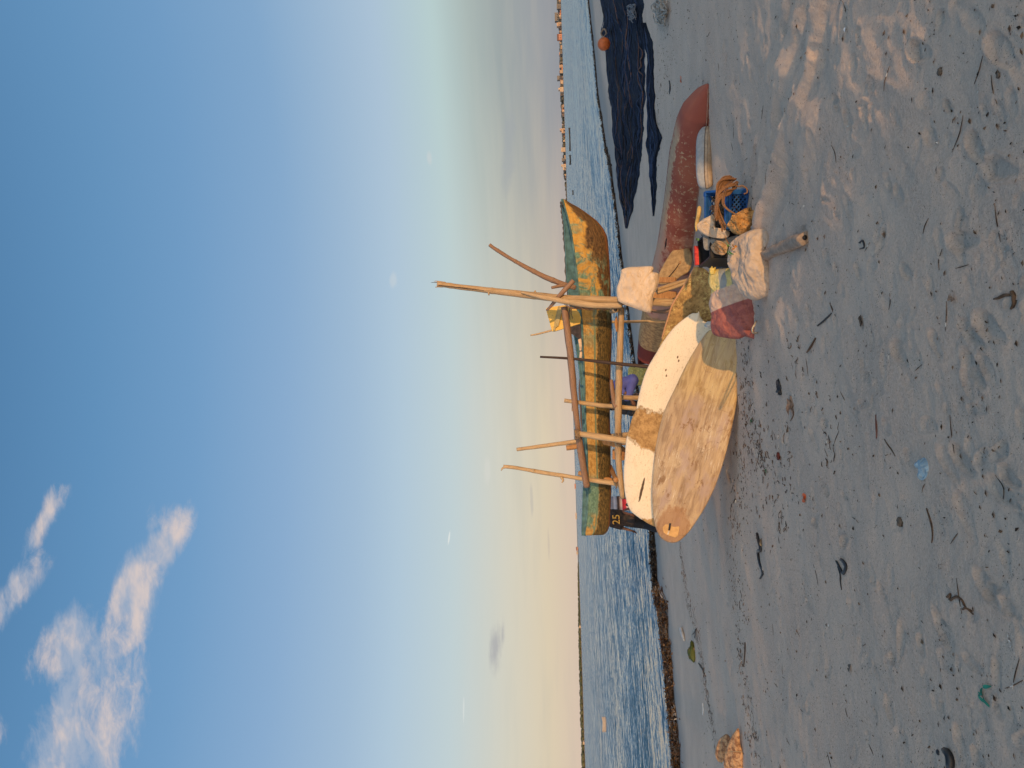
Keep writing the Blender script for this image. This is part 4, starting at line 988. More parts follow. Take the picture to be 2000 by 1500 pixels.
# ------------------------------------------------------------------ white bolster bag in front of it
LB = Slab([(1361, 275), (1365, 260), (1372, 250), (1380, 247), (1390, 249), (1394, 262), (1394, 317), (1392, 356), (1386, 367), (1374, 369), (1364, 362), (1360, 335), (1360, 300)],
          (1385, 308), gd(1391, 308) + 0.10, tilt=24, yaw=12, tf=0.10, tb=0.09, p=2.6, q=2.0, n=140, rings=16, wr=0.008, wscale=(5, 14), wseed=1)
seam = LB.uv(1380, 310)
def bag_fn(nt):
    u = nt.tc('UV'); U, V, _ = nt.xyz(u); n = nt.noise(u, 14, 5, 0.65)
    w = nt.mix(nt.ss(n, 0.35, 0.65), (0.26, 0.265, 0.27), (0.33, 0.335, 0.335))
    t = nt.mix(nt.ss(n, 0.35, 0.65), (0.27, 0.21, 0.155), (0.36, 0.285, 0.21))
    low = nt.ss(V, seam[1] + 0.004, seam[1] - 0.004)
    c = nt.mix(low, w, t)
    ln = nt.ss(nt.m('ABSOLUTE', nt.m('SUBTRACT', V, seam[1])), 0.006, 0.003)
    ln2 = nt.ss(nt.m('ABSOLUTE', nt.m('SUBTRACT', V, seam[1] - 0.035)), 0.005, 0.0025)
    c = nt.mix(nt.m('MAXIMUM', ln, nt.m('MULTIPLY', ln2, 0.6)), c, (0.10, 0.07, 0.05))
    fold = nt.noise(nt.map(u, scale=(2.2, 0.8, 1)), 18, 3, 0.6)
    return c, nt.bump(nt.m('SUBTRACT', fold, nt.m('MULTIPLY', ln, 0.8)), 0.6, 0.012), 0.7
lb = LB.obj('bolster_bag', material('white_tan_bag', bag_fn))
tag(lb, 'long stuffed white bag with a tan underside lying against the red hull', 'bag')

# ------------------------------------------------------------------ the big pale sack, the log and the maroon bag
BS = Slab([(1512, 443), (1514, 452), (1513, 468), (1508, 481), (1504, 489), (1505, 500), (1509, 516), (1512, 540), (1507, 562), (1500, 576), (1487, 583), (1476, 587), (1464, 584), (1451, 575), (1442, 561), (1437, 543), (1432, 526), (1429, 507), (1429, 489), (1436, 471), (1453, 457), (1473, 449), (1492, 445)],
          (1512, 515), gd(1513, 515) + 0.06, tilt=54, yaw=8, tf=0.15, tb=0.12, p=2.3, q=1.9, n=200, rings=26, wr=0.06, wscale=(4.0, 6.5), wseed=6)
def sack_fn(nt):
    u = nt.tc('UV'); n = nt.noise(u, 4, 5, 0.6); n2 = nt.noise(u, 15, 5, 0.65, 0.5)
    c = nt.mix(nt.ss(n, 0.36, 0.64), (0.40, 0.315, 0.25), (0.48, 0.385, 0.305))
    c = nt.mix(nt.ss(n2, 0.56, 0.72, 0, 0.45), c, (0.33, 0.25, 0.19))
    cr = nt.vor(nt.mix(0.12, u, nt.comb(n2, n, 0.0)), 6.5, 'DISTANCE_TO_EDGE')
    ridge = nt.ss(cr, 0.10, 0.0)
    f = nt.noise(nt.map(u, scale=(1, 2.6, 1), rot=(0, 0, 0.7)), 9, 5, 0.62, 2.2)
    c = nt.mix(nt.m('MULTIPLY', ridge, 0.10), c, (0.64, 0.55, 0.46))
    return c, nt.bump(nt.m('ADD', nt.m('MULTIPLY', ridge, 0.22), f), 0.8, 0.025), 0.8
M_sack = material('dusty_sack', sack_fn)
bs = BS.obj('stuffed_sack', M_sack)
tag(bs, 'big bulging dusty white sack lying on the sand in front of the other bags', 'sack')
# tuft of rope sticking out of its tied corner
tf_ = MB()
for j in range(12):
    a = Vector(BS.on(1503, 565, -0.12)); q = a + Vector((0.05 * rng.uniform(-1, .4), -0.05 - 0.05 * rng.random(), -0.02 - 0.05 * rng.random()))
    V_, F_, U_ = tube_geo([a, (a + q) / 2 + Vector((0, 0, 0.02 * rng.random())), q], [0.005, 0.004, 0.002], n=8, seg=5, wob=0.3, seed=j); tf_.add(V_, F_, U_)
tf_.obj('tie_tuft', simple('orange_rope', (0.42, 0.13, 0.05), var=0.4, sc_=60), bs)
def log_fn(nt):
    u = nt.tc('UV'); o = nt.tc('Object'); n = nt.noise(o, 18, 5, 0.7); nf = nt.noise(o, 90, 3, 0.7)
    c = nt.mix(nt.ss(n, 0.35, 0.65), (0.22, 0.165, 0.125), (0.33, 0.25, 0.19))
    c = nt.mix(nt.ss(nf, 0.6, 0.72, 0, 0.6), c, (0.12, 0.09, 0.07))
    return c, nt.bump(nt.m('ADD', n, nt.m('MULTIPLY', nf, 0.5)), 0.6, 0.008), 0.9
M_log = material('sandy_log', log_fn)
g0, g1 = G(1508, 497, 0.045), G(1583, 464, 0.038)
logo = tube('log', [g0 + (g0 - g1) * 0.35, g0, (g0 + g1) / 2, g1], [0.045, 0.046, 0.044, 0.047], M_log, None, g0 - Vector((0, 0, 0.045)), n=50, seg=22, wob=0.32, seed=3)
tag(logo, 'short sand-coated log sticking out from under the big white sack towards the camera', 'log')
V_, F_, U_ = tube_geo([g1 + (g1 - g0).normalized() * 0.003, g1 - (g1 - g0).normalized() * 0.03], [0.018, 0.008], n=5, seg=9, wob=0.6)
mk('hollow', V_, F_, M_black, logo, None, U_)
MBg = Slab([(1389, 531), (1399, 526), (1418, 524), (1434, 524), (1452, 530), (1470, 545), (1478, 570), (1480, 608), (1480, 645), (1479, 662), (1466, 660), (1456, 657), (1442, 662), (1418, 660), (1396, 654), (1391, 638), (1393, 618), (1387, 594), (1391, 577), (1393, 554), (1387, 548), (1387, 538)],
           (1478, 600), gd(1478, 600) + 0.08, tilt=42, yaw=-6, tf=0.13, tb=0.12, p=3.0, q=1.9, n=190, rings=24, wr=0.030, wscale=(4.2, 6.5), wseed=14)
m0, m1, m2 = MBg.uv(1430, 598), MBg.uv(1430, 562), MBg.uv(1410, 545)
_e = MBg.uv(1430, 540)
def maroon_fn(nt):
    u = nt.tc('UV'); U, V, _ = nt.xyz(u); n = nt.noise(u, 6, 5, 0.6); n2 = nt.noise(u, 17, 5, 0.65, 0.6)
    Un = nt.m('ADD', U, nt.m('MULTIPLY', nt.m('SUBTRACT', n, 0.5), 0.05))
    mar = nt.mix(nt.ss(n2, 0.36, 0.66), (0.235, 0.075, 0.070), (0.33, 0.115, 0.095))
    bei = nt.mix(nt.ss(n2, 0.36, 0.66), (0.44, 0.30, 0.235), (0.53, 0.385, 0.29))
    yel = nt.mix(nt.ss(n2, 0.36, 0.66), (0.46, 0.385, 0.15), (0.56, 0.47, 0.21))
    grn = nt.mix(nt.ss(n2, 0.36, 0.66), (0.20, 0.21, 0.165), (0.27, 0.275, 0.21))
    U0 = nt.m('ADD', U, nt.m('MULTIPLY', nt.m('SUBTRACT', n, 0.5), 0.012))
    c = nt.mix(nt.ss(U0, m0[0] - 0.004, m0[0] + 0.004), mar, bei)
    right = nt.ss(Un, m1[0] + 0.005, m1[0] + 0.015)
    strip = nt.mix(nt.ss(nt.m('ABSOLUTE', nt.m('ADD', nt.m('SUBTRACT', V, _e[1] + 0.055), nt.m('MULTIPLY', nt.m('SUBTRACT', n, 0.5), 0.08))), 0.040, 0.030), yel, (0.255, 0.27, 0.265))
    strip = nt.mix(nt.ss(V, _e[1] - 0.03, _e[1] - 0.045), strip, grn)
    c = nt.mix(right, c, strip)
    fold = nt.noise(nt.map(u, scale=(1, 1.6, 1), rot=(0, 0, 0.5)), 9, 4, 0.6, 1.6)
    return c, nt.bump(nt.m('ADD', fold, nt.m('MULTIPLY', n2, 0.3)), 0.8, 0.025), 0.85
mb_ = MBg.obj('cloth_bag', material('maroon_bag_cloth', maroon_fn))
tag(mb_, 'slumped patchwork bag, maroon at one end and yellow at the other, beside the tan board', 'bag')
V_, F_, U_ = tube_geo([MBg.on(1476, 628, -0.06), P(1474, 634, 6.28), P(1469.5, 642, 6.25), P(1471, 650, 6.2), G(1482, 650, 0.012), G(1492, 645, 0.01), G(1496, 636, 0.01), G(1495, 622, 0.01)], [0.007, 0.007, 0.006], n=60, seg=7, wob=0.15)
mk('rope_handle', V_, F_, simple('rope_fibre', (0.42, 0.36, 0.27), var=0.3, sc_=80), mb_, None, U_)
# knotted corner rag of yellow cloth
V_, F_ = ico(MBg.on(1392, 530, -0.07), 0.038, 3, 0.55, 2.2, (1.2, .6, .8), 4)
mk('knotted_corner', V_, F_, simple('yellow_rag', (0.58, 0.46, 0.14)), mb_)
# white bundle wedged between the boards and the bag
V_, F_ = ico(P(1389, 634, 7.9), 0.06, 3, 0.4, 2.0, (0.6, 0.8, 1.0), 8)
rag = mk('white_rag', V_, F_, simple('grey_white_cloth', (0.50, 0.49, 0.46)), None, P(1393, 634, 7.9)); tag(rag, 'crumpled off-white rag wedged between the white board and the maroon bag', 'rag')

# ------------------------------------------------------------------ orange-brown coral rock
CR = Slab([(1420, 441), (1428, 430), (1440, 418), (1452, 410), (1467, 405), (1477, 405), (1481, 412), (1480, 424), (1475, 431), (1470, 440), (1462, 449), (1454, 455), (1446, 459), (1436, 457), (1430, 454), (1425, 447)],
          (1450, 432), gd(1480, 430) + 0.10, tilt=30, yaw=10, tf=0.09, tb=0.09, p=2.3, q=1.8, n=150, rings=26, wr=0.05, wscale=(13, 13), wseed=21)
def rock_fn(nt):
    o = nt.tc('Object'); n = nt.noise(o, 14, 6, 0.7); v = nt.vor(o, 42)
    c = nt.mix(nt.ss(n, 0.36, 0.62), (0.25, 0.125, 0.04), (0.50, 0.28, 0.105))
    c = nt.mix(nt.ss(v, 0.22, 0.10, 0, 0.75), c, (0.07, 0.035, 0.015))
    return c, nt.bump(nt.m('SUBTRACT', n, nt.ss(v, 0.3, 0.05)), 0.9, 0.014), 0.9
cr = CR.obj('coral_rock', material('coral_rock', rock_fn)); tag(cr, 'pitted orange-brown rock resting on the sand between the crate and the big sack', 'rock')

# ------------------------------------------------------------------ blue crate with rope and twigs
M_blue = simple('blue_plastic', (0.012, 0.075, 0.26), var=0.2, sc_=12, rough=0.42, spec=0.45)
cb = G(1462, 408); cw, cdp, ch = 0.35, 0.36, 0.25
crate = thing('plastic_crate', 'blue lattice-sided plastic crate full of twigs, tipped towards the camera', 'crate', cb)
Rm = (Matrix.Rotation(R(-12), 3, 'Z') @ Matrix.Rotation(R(20), 3, 'X'))
def cl(v): return cb + Rm @ Vector(v)
def cbox(mb, c, size): mb.box(cl(c), size, Rm)
a_ = MB()
for sx in (-1, 1):
    for yy in (0.0, cdp):
        cbox(a_, (sx * (cw / 2 - 0.02), yy, ch / 2), (0.042, 0.042, ch))
for zz in (ch - 0.018, ch - 0.055, 0.015):
    for yy in (0.0, cdp): cbox(a_, (0, yy, zz), (cw + 0.012, 0.022, 0.030))
    for sx in (-1, 1): cbox(a_, (sx * cw / 2, cdp / 2, zz), (0.022, cdp, 0.030))
cbox(a_, (0, cdp / 2, 0.005), (cw, cdp, 0.01))
fr = a_.obj('frame', M_blue, crate, smooth=False); bv = fr.modifiers.new('bevel', 'BEVEL'); bv.width = 0.004; bv.segments = 2
def lattice(p, ux, w_, n):
    l_ = MB()
    for i in range(-n, n + 1):
        for sg in (-1, 1):
            s0 = i * w_ / n * 0.5; zA, zB = 0.03, ch - 0.07
            x0 = max(-w_ / 2, min(w_ / 2, s0 - sg * (zB - zA) / 2)); x1 = max(-w_ / 2, min(w_ / 2, s0 + sg * (zB - zA) / 2))
            if abs(x1 - x0) < 0.05: continue
            q0 = cl(p + ux * x0 + Vector((0, 0, zA if x0 == s0 - sg * (zB - zA) / 2 else zB - abs(x1 - x0)))); q1 = cl(p + ux * x1 + Vector((0, 0, zB if x1 == s0 + sg * (zB - zA) / 2 else zA + abs(x1 - x0))))
            V_, F_, U_ = tube_geo([q0, q1], [0.007, 0.007], n=2, seg=4); l_.add(V_, F_, U_)
    return l_
for p, ux, w_ in ((Vector((0, 0, 0)), Vector((1, 0, 0)), cw), (Vector((0, cdp, 0)), Vector((1, 0, 0)), cw), (Vector((cw / 2, cdp / 2, 0)), Vector((0, 1, 0)), cdp), (Vector((-cw / 2, cdp / 2, 0)), Vector((0, 1, 0)), cdp)):
    lattice(p, ux, w_, 4).obj('side_panel', M_blue, crate, smooth=False)
tw = MB()
for j in range(420):
    c = Vector((rng.uniform(-cw / 2, cw / 2) * 0.9, rng.uniform(0.02, cdp - 0.02), rng.uniform(0.02, ch * 0.80)))
    d = Vector((rng.uniform(-1, 1), rng.uniform(-1, 1), rng.uniform(-.6, .6))).normalized() * rng.uniform(0.03, 0.09)
    lim = lambda v: Vector((max(-cw / 2 + .015, min(cw / 2 - .015, v.x)), max(.015, min(cdp - .015, v.y)), max(.015, min(ch + .01, v.z))))
    V_, F_, U_ = tube_geo([cl(lim(c - d)), cl(lim(c)), cl(lim(c + d))], [0.004, 0.007, 0.003], n=5, seg=5, wob=0.4, seed=j); tw.add(V_, F_, U_)
tw = tw.obj('twigs', material('dead_twigs', wood_fn((0.16, 0.095, 0.05), (0.06, 0.038, 0.022))), None, cl((0, cdp / 2, 0.03)))
tag(tw, 'dark dead twigs and bark filling the blue crate', 'twigs', kind='stuff')
# thick bundle of brown rope over the crate
M_rope = material('coir_rope', lambda nt: (nt.mix(nt.ss(nt.noise(nt.map(nt.tc('UV'), scale=(6, 60, 1)), 3, 4, 0.7, 1.0), 0.35, 0.65), (0.12, 0.06, 0.03), (0.34, 0.18, 0.09)), nt.bump(nt.noise(nt.map(nt.tc('UV'), scale=(6, 60, 1)), 3, 4, 0.7, 1.0), 0.9, 0.006), 0.95))
ropeb = thing('rope_bundle', 'thick bundle of frayed brown rope hanging over the front of the blue crate', 'rope', P(1406, 436, 6.75))
path = [(1434, 352, 6.95), (1424, 358, 6.88), (1413, 369, 6.82), (1404, 384, 6.80), (1400, 400, 6.78), (1402, 418, 6.74), (1408, 438, 6.70)]
for j in range(26):
    a = rng.uniform(0, 2 * math.pi); r_ = 0.036 * math.sqrt(rng.random())
    pts = []
    for i, q in enumerate(path):
        sp = 1.0 + 0.7 * math.sin(i * 1.2); tw_ = a + i * 0.55
        pts.append(P(*q) + Vector((math.cos(tw_) * r_ * sp, math.sin(tw_) * r_, math.sin(tw_ * 1.3) * r_ * sp)) + Vector((rng.uniform(-1, 1), rng.uniform(-1, 1), rng.uniform(-1, 1))) * 0.007)
    V_, F_, U_ = tube_geo(pts, [0.006, 0.0085, 0.0085, 0.007], n=50, seg=6, wob=0.35, seed=j)
    mk('strand', V_, F_, M_rope, ropeb, None, U_)
for pts in ([(1430, 358, 6.9), (1440, 364, 6.85), (1450, 363, 6.82), (1458, 368, 6.8), (1459, 376, 6.8), (1453, 379, 6.82)], [(1420, 362, 6.86), (1413, 378, 6.68), (1411, 396, 6.62), (1416, 405, 6.58), (1426, 413, 6.55), (1440, 420, 6.5)], [(1422, 364, 6.86), (1416, 380, 6.68), (1414, 396, 6.60), (1420, 407, 6.57), (1434, 417, 6.52)]):
    V_, F_, U_ = tube_geo([P(*q) for q in pts], [0.006, 0.007, 0.006], n=50, seg=6, wob=0.2)
    mk('loop', V_, F_, M_rope, ropeb, None, U_)

# ------------------------------------------------------------------ dark open box with cloths
kb = G(1462, 477)
box = thing('storage_box', 'black open box with a red strip on its side, under dusty cloths', 'box', kb)
Rk = Matrix.Rotation(R(8), 3, 'Z') @ Matrix.Rotation(R(10), 3, 'X')
bw, bd, bh = 0.25, 0.30, 0.38
a_ = MB()
for c, s_ in (((0, 0, bh / 2), (bw, 0.016, bh)), ((0, bd, bh / 2), (bw, 0.016, bh)), ((-bw / 2, bd / 2, bh / 2), (0.016, bd - 0.02, bh - .003)), ((bw / 2, bd / 2, bh / 2), (0.016, bd - 0.02, bh - .003)), ((0, bd / 2, 0.01), (bw - .02, bd - .02, 0.016)), ((0, -0.004, bh - .02), (bw + .02, .024, .03)), ((0, bd + .004, bh - .02), (bw + .02, .024, .03))):
    a_.box(kb + Rk @ Vector(c), s_, Rk)
o = a_.obj('shell', simple('black_plastic', (0.022, 0.022, 0.025), rough=0.5), box, smooth=False)
o = MB().box(kb + Rk @ Vector((-0.02, bd - 0.0, bh + 0.02)), (bw * 0.75, 0.03, 0.035), Rk).obj('red_strip', simple('red_plastic', (0.50, 0.045, 0.045), rough=0.5), box, smooth=False)
C1 = Slab([(1362, 438), (1372, 429), (1382, 424), (1392, 420), (1397, 430), (1398, 448), (1408, 452), (1424, 453), (1423, 462), (1412, 466), (1400, 465), (1388, 463), (1377, 459), (1367, 452), (1362, 446)],
          (1395, 445), kb.y - 0.11, tilt=12, yaw=10, tf=0.035, tb=0.03, p=3, q=1.8, n=130, rings=18, wr=0.028, wscale=(7, 16), wseed=31)
M_c1 = material('dusty_cloth', cloth_fn(((0.44, 0.34, 0.25), (0.54, 0.43, 0.32)), 5.0))
c1 = C1.obj('dust_cloth', M_c1); tag(c1, 'beige dusty cloth draped over the box beside the rope bundle', 'cloth')
C2 = Slab([(1398, 471), (1408, 472), (1421, 481), (1421, 490), (1414, 498), (1404, 497), (1395, 494), (1388, 484), (1391, 477)],
          (1405, 484), kb.y - 0.12, tilt=8, yaw=10, tf=0.04, tb=0.03, p=2.6, q=1.8, n=110, rings=18, wr=0.04, wscale=(9, 22), wseed=33)
c2 = C2.obj('brown_rag', material('brown_rag', cloth_fn(((0.36, 0.23, 0.13), (0.47, 0.31, 0.18)), 6.0))); tag(c2, 'crumpled brown rag hanging from the front of the black box', 'cloth')
C3 = Slab([(1374, 458), (1386, 463), (1400, 465), (1424, 464), (1442, 460), (1443, 478), (1424, 483), (1406, 475), (1396, 480), (1388, 488), (1376, 487), (1373, 470)],
          (1400, 470), kb.y - 0.07, tilt=12, yaw=10, tf=0.02, tb=0.02, p=3, q=1.8, n=110, rings=12, wr=0.02, wscale=(8, 14), wseed=35)
c3 = C3.obj('grey_tarp', simple('grey_tarp', (0.20, 0.195, 0.185))); tag(c3, 'dark grey tarp sheet lying between the beige cloth and the brown rag', 'tarp')
YS = Slab([(1366, 402), (1370, 406), (1369, 418), (1365, 434), (1362, 450), (1359, 452), (1357, 440), (1360, 420), (1362, 406)], (1365, 425), kb.y + 0.35, tilt=10, tf=0.02, p=3, q=1.8, n=60, rings=8, wr=0.008)
ys_ = YS.obj('yellow_rag', simple('ochre_cloth', (0.42, 0.29, 0.11))); tag(ys_, 'narrow ochre rag between the red hull and the blue crate', 'rag')
T4 = Slab([(1382, 506), (1400, 502), (1424, 506), (1432, 520), (1420, 530), (1396, 528), (1380, 520)], (1420, 515), gd(1432, 515) + 0.2, tilt=40, tf=0.06, p=2.6, q=1.8, n=90, rings=14, wr=0.04, wscale=(8, 12), wseed=41)
t4 = T4.obj('dark_bundle', simple('dark_cloth', (0.045, 0.048, 0.055), var=0.4)); tag(t4, 'dark bundle of cloth in the gap between black box and maroon bag', 'bundle')
# leaves
def leaf(mb, c, d, w_, bend=0.3, mi=0):
    d = Vector(d); L_ = d.length; t_ = d.normalized(); sd = t_.cross(Vector((0, 0, 1)))
    sd = sd.normalized() if sd.length > 1e-3 else Vector((1, 0, 0)); nrm = sd.cross(t_)
    V_ = []
    for i in range(6):
        a = i / 5; ww = w_ * math.sin(math.pi * min(1, a * 0.95 + 0.05)) ** 0.8
        c_ = Vector(c) + d * a - nrm * (bend * L_ * a * a)
        V_ += [c_ - sd * ww + nrm * 0.3 * ww, c_ - nrm * 0.002, c_ + sd * ww + nrm * 0.3 * ww]
    Fc = [(3 * i + k, 3 * i + k + 1, 3 * i + k + 4, 3 * i + k + 3) for i in range(5) for k in (0, 1)]
    mb.add(V_, Fc, None, mi)
M_green = simple('fresh_leaf', (0.10, 0.24, 0.035), rough=0.5); M_orl = simple('orange_leaf', (0.50, 0.20, 0.03), rough=0.6)
for nm, (x, y), d, k, mt, lab in (('green_sprig', (1424, 488), 6.55, 7, M_green, 'bright green leafy sprig tucked beside the brown rag and big sack'), ('green_leaf', (1362, 471), 7.25, 2, M_green, 'single green leaf near the red strip of the black box'), ('orange_leaf', (1430, 480), 6.55, 4, M_orl, 'curled orange dead leaves beside the green sprig')):
    mb = MB(); c = P(x, y, d)
    for j in range(k):
        leaf(mb, c + Vector((rng.uniform(-.03, .03), rng.uniform(-.02, .02), rng.uniform(-.03, .03))), (rng.uniform(-.06, .06), rng.uniform(-.03, .01), rng.uniform(-.03, .06)), 0.013)
    o = mb.obj(nm, mt, None, c); tag(o, lab, 'leaf')
# ------------------------------------------------------------------ fishing nets on the right
def mound(name, near_, far_, hgt, mat, nstr, seed, strand_mats):
    na_, fa_ = np.array(near_, float), np.array(far_, float)
    y0_, y1_ = na_[0, 0], na_[-1, 0]
    n, k = 150, 18
    rr = random.Random(seed)
    V, U, Fc = [], [], []
    yk = np.linspace(y0_, y1_, 70)
    ga_ = np.array([G(np.interp(y, na_[:, 0], na_[:, 1]), y) for y in yk]); gb_ = np.array([G(np.interp(y, fa_[:, 0], fa_[:, 1]), y) for y in yk])
    def pt(y, j, extra=0.0):
        a = Vector([np.interp(y, yk, ga_[:, i_]) for i_ in range(3)]); b = Vector([np.interp(y, yk, gb_[:, i_]) for i_ in range(3)])
        e_ = 0.55 * mnoise.fractal(Vector((y * 0.045, seed * 3.0, 1.0)), 1, 2, 4); f_ = 0.75 * mnoise.fractal(Vector((y * 0.04, seed * 5.0, 7.0)), 1, 2, 4); wd = (b - a).normalized() * min(1.0, (b - a).length / 2.5)
        a = a + wd * e_; b = b + wd * f_
        q = a + (b - a) * j; t_ = (y - y0_) / (y1_ - y0_)
        e = min(1, (1 - t_) * 4 + 0.15)
        h = hgt * e * (max(0.0, 1 - (2 * j - 1) ** 2) ** 0.6) * (0.75 + 0.9 * mnoise.fractal(Vector((y * 0.012, j * 5.0, seed)), 1, 2, 4))
        q.z = float(z0(q.x, q.y)) + max(h, -0.01) + extra
        return q
    for i in range(n):
        y = y0_ + (y1_ - y0_) * i / (n - 1)
        for jj in range(k + 1):
            V.append(pt(y, jj / k)); U.append((y * 0.02, jj / k * 4))
    W_ = k + 1
    Fc = [(i * W_ + j, i * W_ + j + 1, (i + 1) * W_ + j + 1, (i + 1) * W_ + j) for i in range(n - 1) for j in range(k)]
    c = (V[0] + V[-1]) / 2; c.z = min(v.z for v in V)
    mb = MB(); mb.add(V, Fc, U, 0)
    for s_ in range(nstr):
        ya = rr.uniform(y0_, y1_ - 60); yb = min(y1_, ya + rr.uniform(60, 260)); j0 = rr.uniform(0.03, 0.97); j1 = min(0.99, max(0.01, j0 + rr.uniform(-.12, .12)))
        pts = [pt(ya + (yb - ya) * t / 9, min(0.99, max(0.01, j0 + (j1 - j0) * t / 9 + rr.uniform(-.02, .02))), 0.008 + 0.012 * rr.random()) for t in range(10)]
        V_, F_, U_ = tube_geo(pts, [0.006, rr.uniform(0.010, 0.024), 0.005], n=30, seg=5, wob=0.4, seed=s_); mb.add(V_, F_, U_, 1 + rr.randrange(len(strand_mats)))
    return mb.obj(name, [mat] + strand_mats, None, c)
def net_fn(nt):
    u = nt.tc('UV'); n = nt.noise(nt.map(u, scale=(1, 16, 1)), 2.2, 6, 0.7, 0.6); b = nt.noise(u, 1.4, 4, 0.6)
    c = nt.mix(nt.ss(n, 0.40, 0.64), (0.006, 0.0075, 0.013), (0.024, 0.034, 0.062))
    c = nt.mix(nt.m('MULTIPLY', nt.ss(b, 0.54, 0.66), 0.6), c, (0.030, 0.028, 0.032))
    return c, nt.bump(n, 1.0, 0.04), 0.95
M_net = material('navy_net', net_fn, spec=0.1)
SM = [simple('net_navy', (0.014, 0.022, 0.045), spec=0.1), simple('net_blue', (0.028, 0.046, 0.095), spec=0.1), simple('net_brown', (0.055, 0.042, 0.036), spec=0.1), simple('net_black', (0.010, 0.012, 0.018), spec=0.1), simple('net_pink', (0.11, 0.07, 0.06), spec=0.1)]
net = mound('fishing_net', [(-60, 1257), (0, 1256), (40, 1256), (60, 1258), (100, 1260), (150, 1260), (200, 1260), (250, 1256), (300, 1254), (340, 1249), (370, 1243), (400, 1238), (430, 1230), (446, 1226)],
            [(-60, 1168), (0, 1172), (40, 1180), (60, 1176), (100, 1186), (150, 1186), (200, 1195), (250, 1199), (300, 1205), (340, 1209), (400, 1217), (430, 1222), (446, 1224)], 0.24, M_net, 150, 2, SM[:4] + SM[:2] + [SM[1], SM[4]])
tag(net, 'long heap of dark navy fishing net spread along the beach below the orange buoy', 'fishing net')
net2 = mound('fishing_net', [(44, 1262), (62, 1268), (80, 1275), (120, 1277), (200, 1279), (240, 1281), (262, 1293), (285, 1291), (300, 1283), (350, 1283), (400, 1281), (422, 1278)],
             [(44, 1261), (62, 1259), (80, 1258), (120, 1265), (200, 1268), (240, 1268), (262, 1266), (285, 1266), (300, 1271), (350, 1272), (400, 1275), (422, 1276.5)], 0.06, M_net, 30, 5, SM[:2])
tag(net2, 'narrow trailing strip of dark net on the sand in front of the net heap', 'fishing net')
for nm, (cx, cy), rr_, k, mt, lab in (('rope_tangle', (1296, 22), 22, 26, simple('pale_cord', (0.33, 0.30, 0.26)), 'loose tangle of pale cord on the sand beside the net heap'), ('rope_tangle', (1247, 24), 16, 16, simple('grey_cord', (0.16, 0.17, 0.19)), 'coil of grey cord lying on the near edge of the net heap')):
    mb = MB()
    for j in range(k):
        a0 = rng.uniform(0, 6.28); pts = []
        ax_, bx_ = rng.uniform(-.6, .6) * rr_, rng.uniform(-.6, .6) * rr_
        for i in range(8):
            a = a0 + i * 0.7; q = rr_ * rng.uniform(.3, .7)
            pts.append(G(cx + bx_ * .7 + q * math.cos(a) * .5, cy + ax_ + q * math.sin(a), 0.02 + 0.07 * rng.random() + (0.10 if cy == 24 else 0)))
        V_, F_, U_ = tube_geo(pts, [0.009, 0.011, 0.009], n=36, seg=5, seed=j); mb.add(V_, F_, U_)
    o = mb.obj(nm, mt, None, G(cx, cy)); tag(o, lab, 'rope')
# orange buoy
bd_ = 23.5; bc = P(1179.5, 86, bd_); br_ = 12.3 * bd_ / F
buoy = thing('buoy', 'round orange buoy with a rope eye lying on the net heap', 'buoy', bc - Vector((0, 0, br_)))
V_, F_ = ico(bc, br_, 4, 0.02, 2, seed=3)
M_or = simple('faded_orange', (0.42, 0.115, 0.035), var=0.2, sc_=7, rough=0.55)
mk('float', V_, F_, M_or, buoy)
V_, F_, U_ = tube_geo([bc + Vector((br_ * 0.86, 0, 0.02)), bc + Vector((br_ * 1.22, 0, 0.03))], [br_ * 0.38, br_ * 0.2], n=6, seg=14)
mk('neck', V_, F_, simple('grey_rubber', (0.26, 0.20, 0.17)), buoy, None, U_)
V_, F_, U_ = tube_geo([bc + Vector((br_ * 1.15, 0, .03)), bc + Vector((br_ * 1.7, -.02, .08)), bc + Vector((br_ * 2.3, -.04, -.02)), bc + Vector((br_ * 1.6, -.05, -.08)), bc + Vector((br_ * 1.2, -.02, -.02))], [.02, .024, .02], n=30, seg=6)
mk('rope_eye', V_, F_, simple('old_rope', (0.20, 0.17, 0.14)), buoy, None, U_)

# ------------------------------------------------------------------ people by the water (bodies remeshed into one surface)
def capsules(caps):
    V, Fc = [], []
    for p0, p1, r0, r1 in caps:
        v, f, _ = tube_geo([p0, Vector(p0) * 0.5 + Vector(p1) * 0.5, p1], [r0, (r0 + r1) / 2, r1], n=7, seg=14)
        k = len(V); V += v; Fc += [tuple(i + k for i in q) for q in f]
        for c, r in ((p0, r0), (p1, r1)):
            v, f = ico(c, r, 2); k = len(V); V += v; Fc += [tuple(i + k for i in q) for q in f]
    return V, Fc
def remeshed(name, caps, mat, parent, voxel=0.012, sm=5, extra=()):
    V, Fc = capsules(caps)
    for v, f in extra:
        k = len(V); V += v; Fc += [tuple(i + k for i in q) for q in f]
    o = mk(name, V, Fc, mat, parent)
    r = o.modifiers.new('r', 'REMESH'); r.mode = 'VOXEL'; r.voxel_size = voxel; r.use_smooth_shade = True
    s = o.modifiers.new('s', 'SMOOTH'); s.factor = 0.5; s.iterations = sm
    bpy.context.view_layer.update()
    me = bpy.data.meshes.new_from_object(o.evaluated_get(bpy.context.evaluated_depsgraph_get()))
    o.modifiers.clear(); old = o.data; o.data = me; bpy.data.meshes.remove(old)
    if not me.materials: me.materials.append(mat)
    me.polygons.foreach_set('use_smooth', np.ones(len(me.polygons), bool))
    return o
M_skin = simple('dark_skin', (0.115, 0.052, 0.030), var=0.12, rough=0.5)
M_hair = simple('black_hair', (0.012, 0.010, 0.009), rough=0.9)
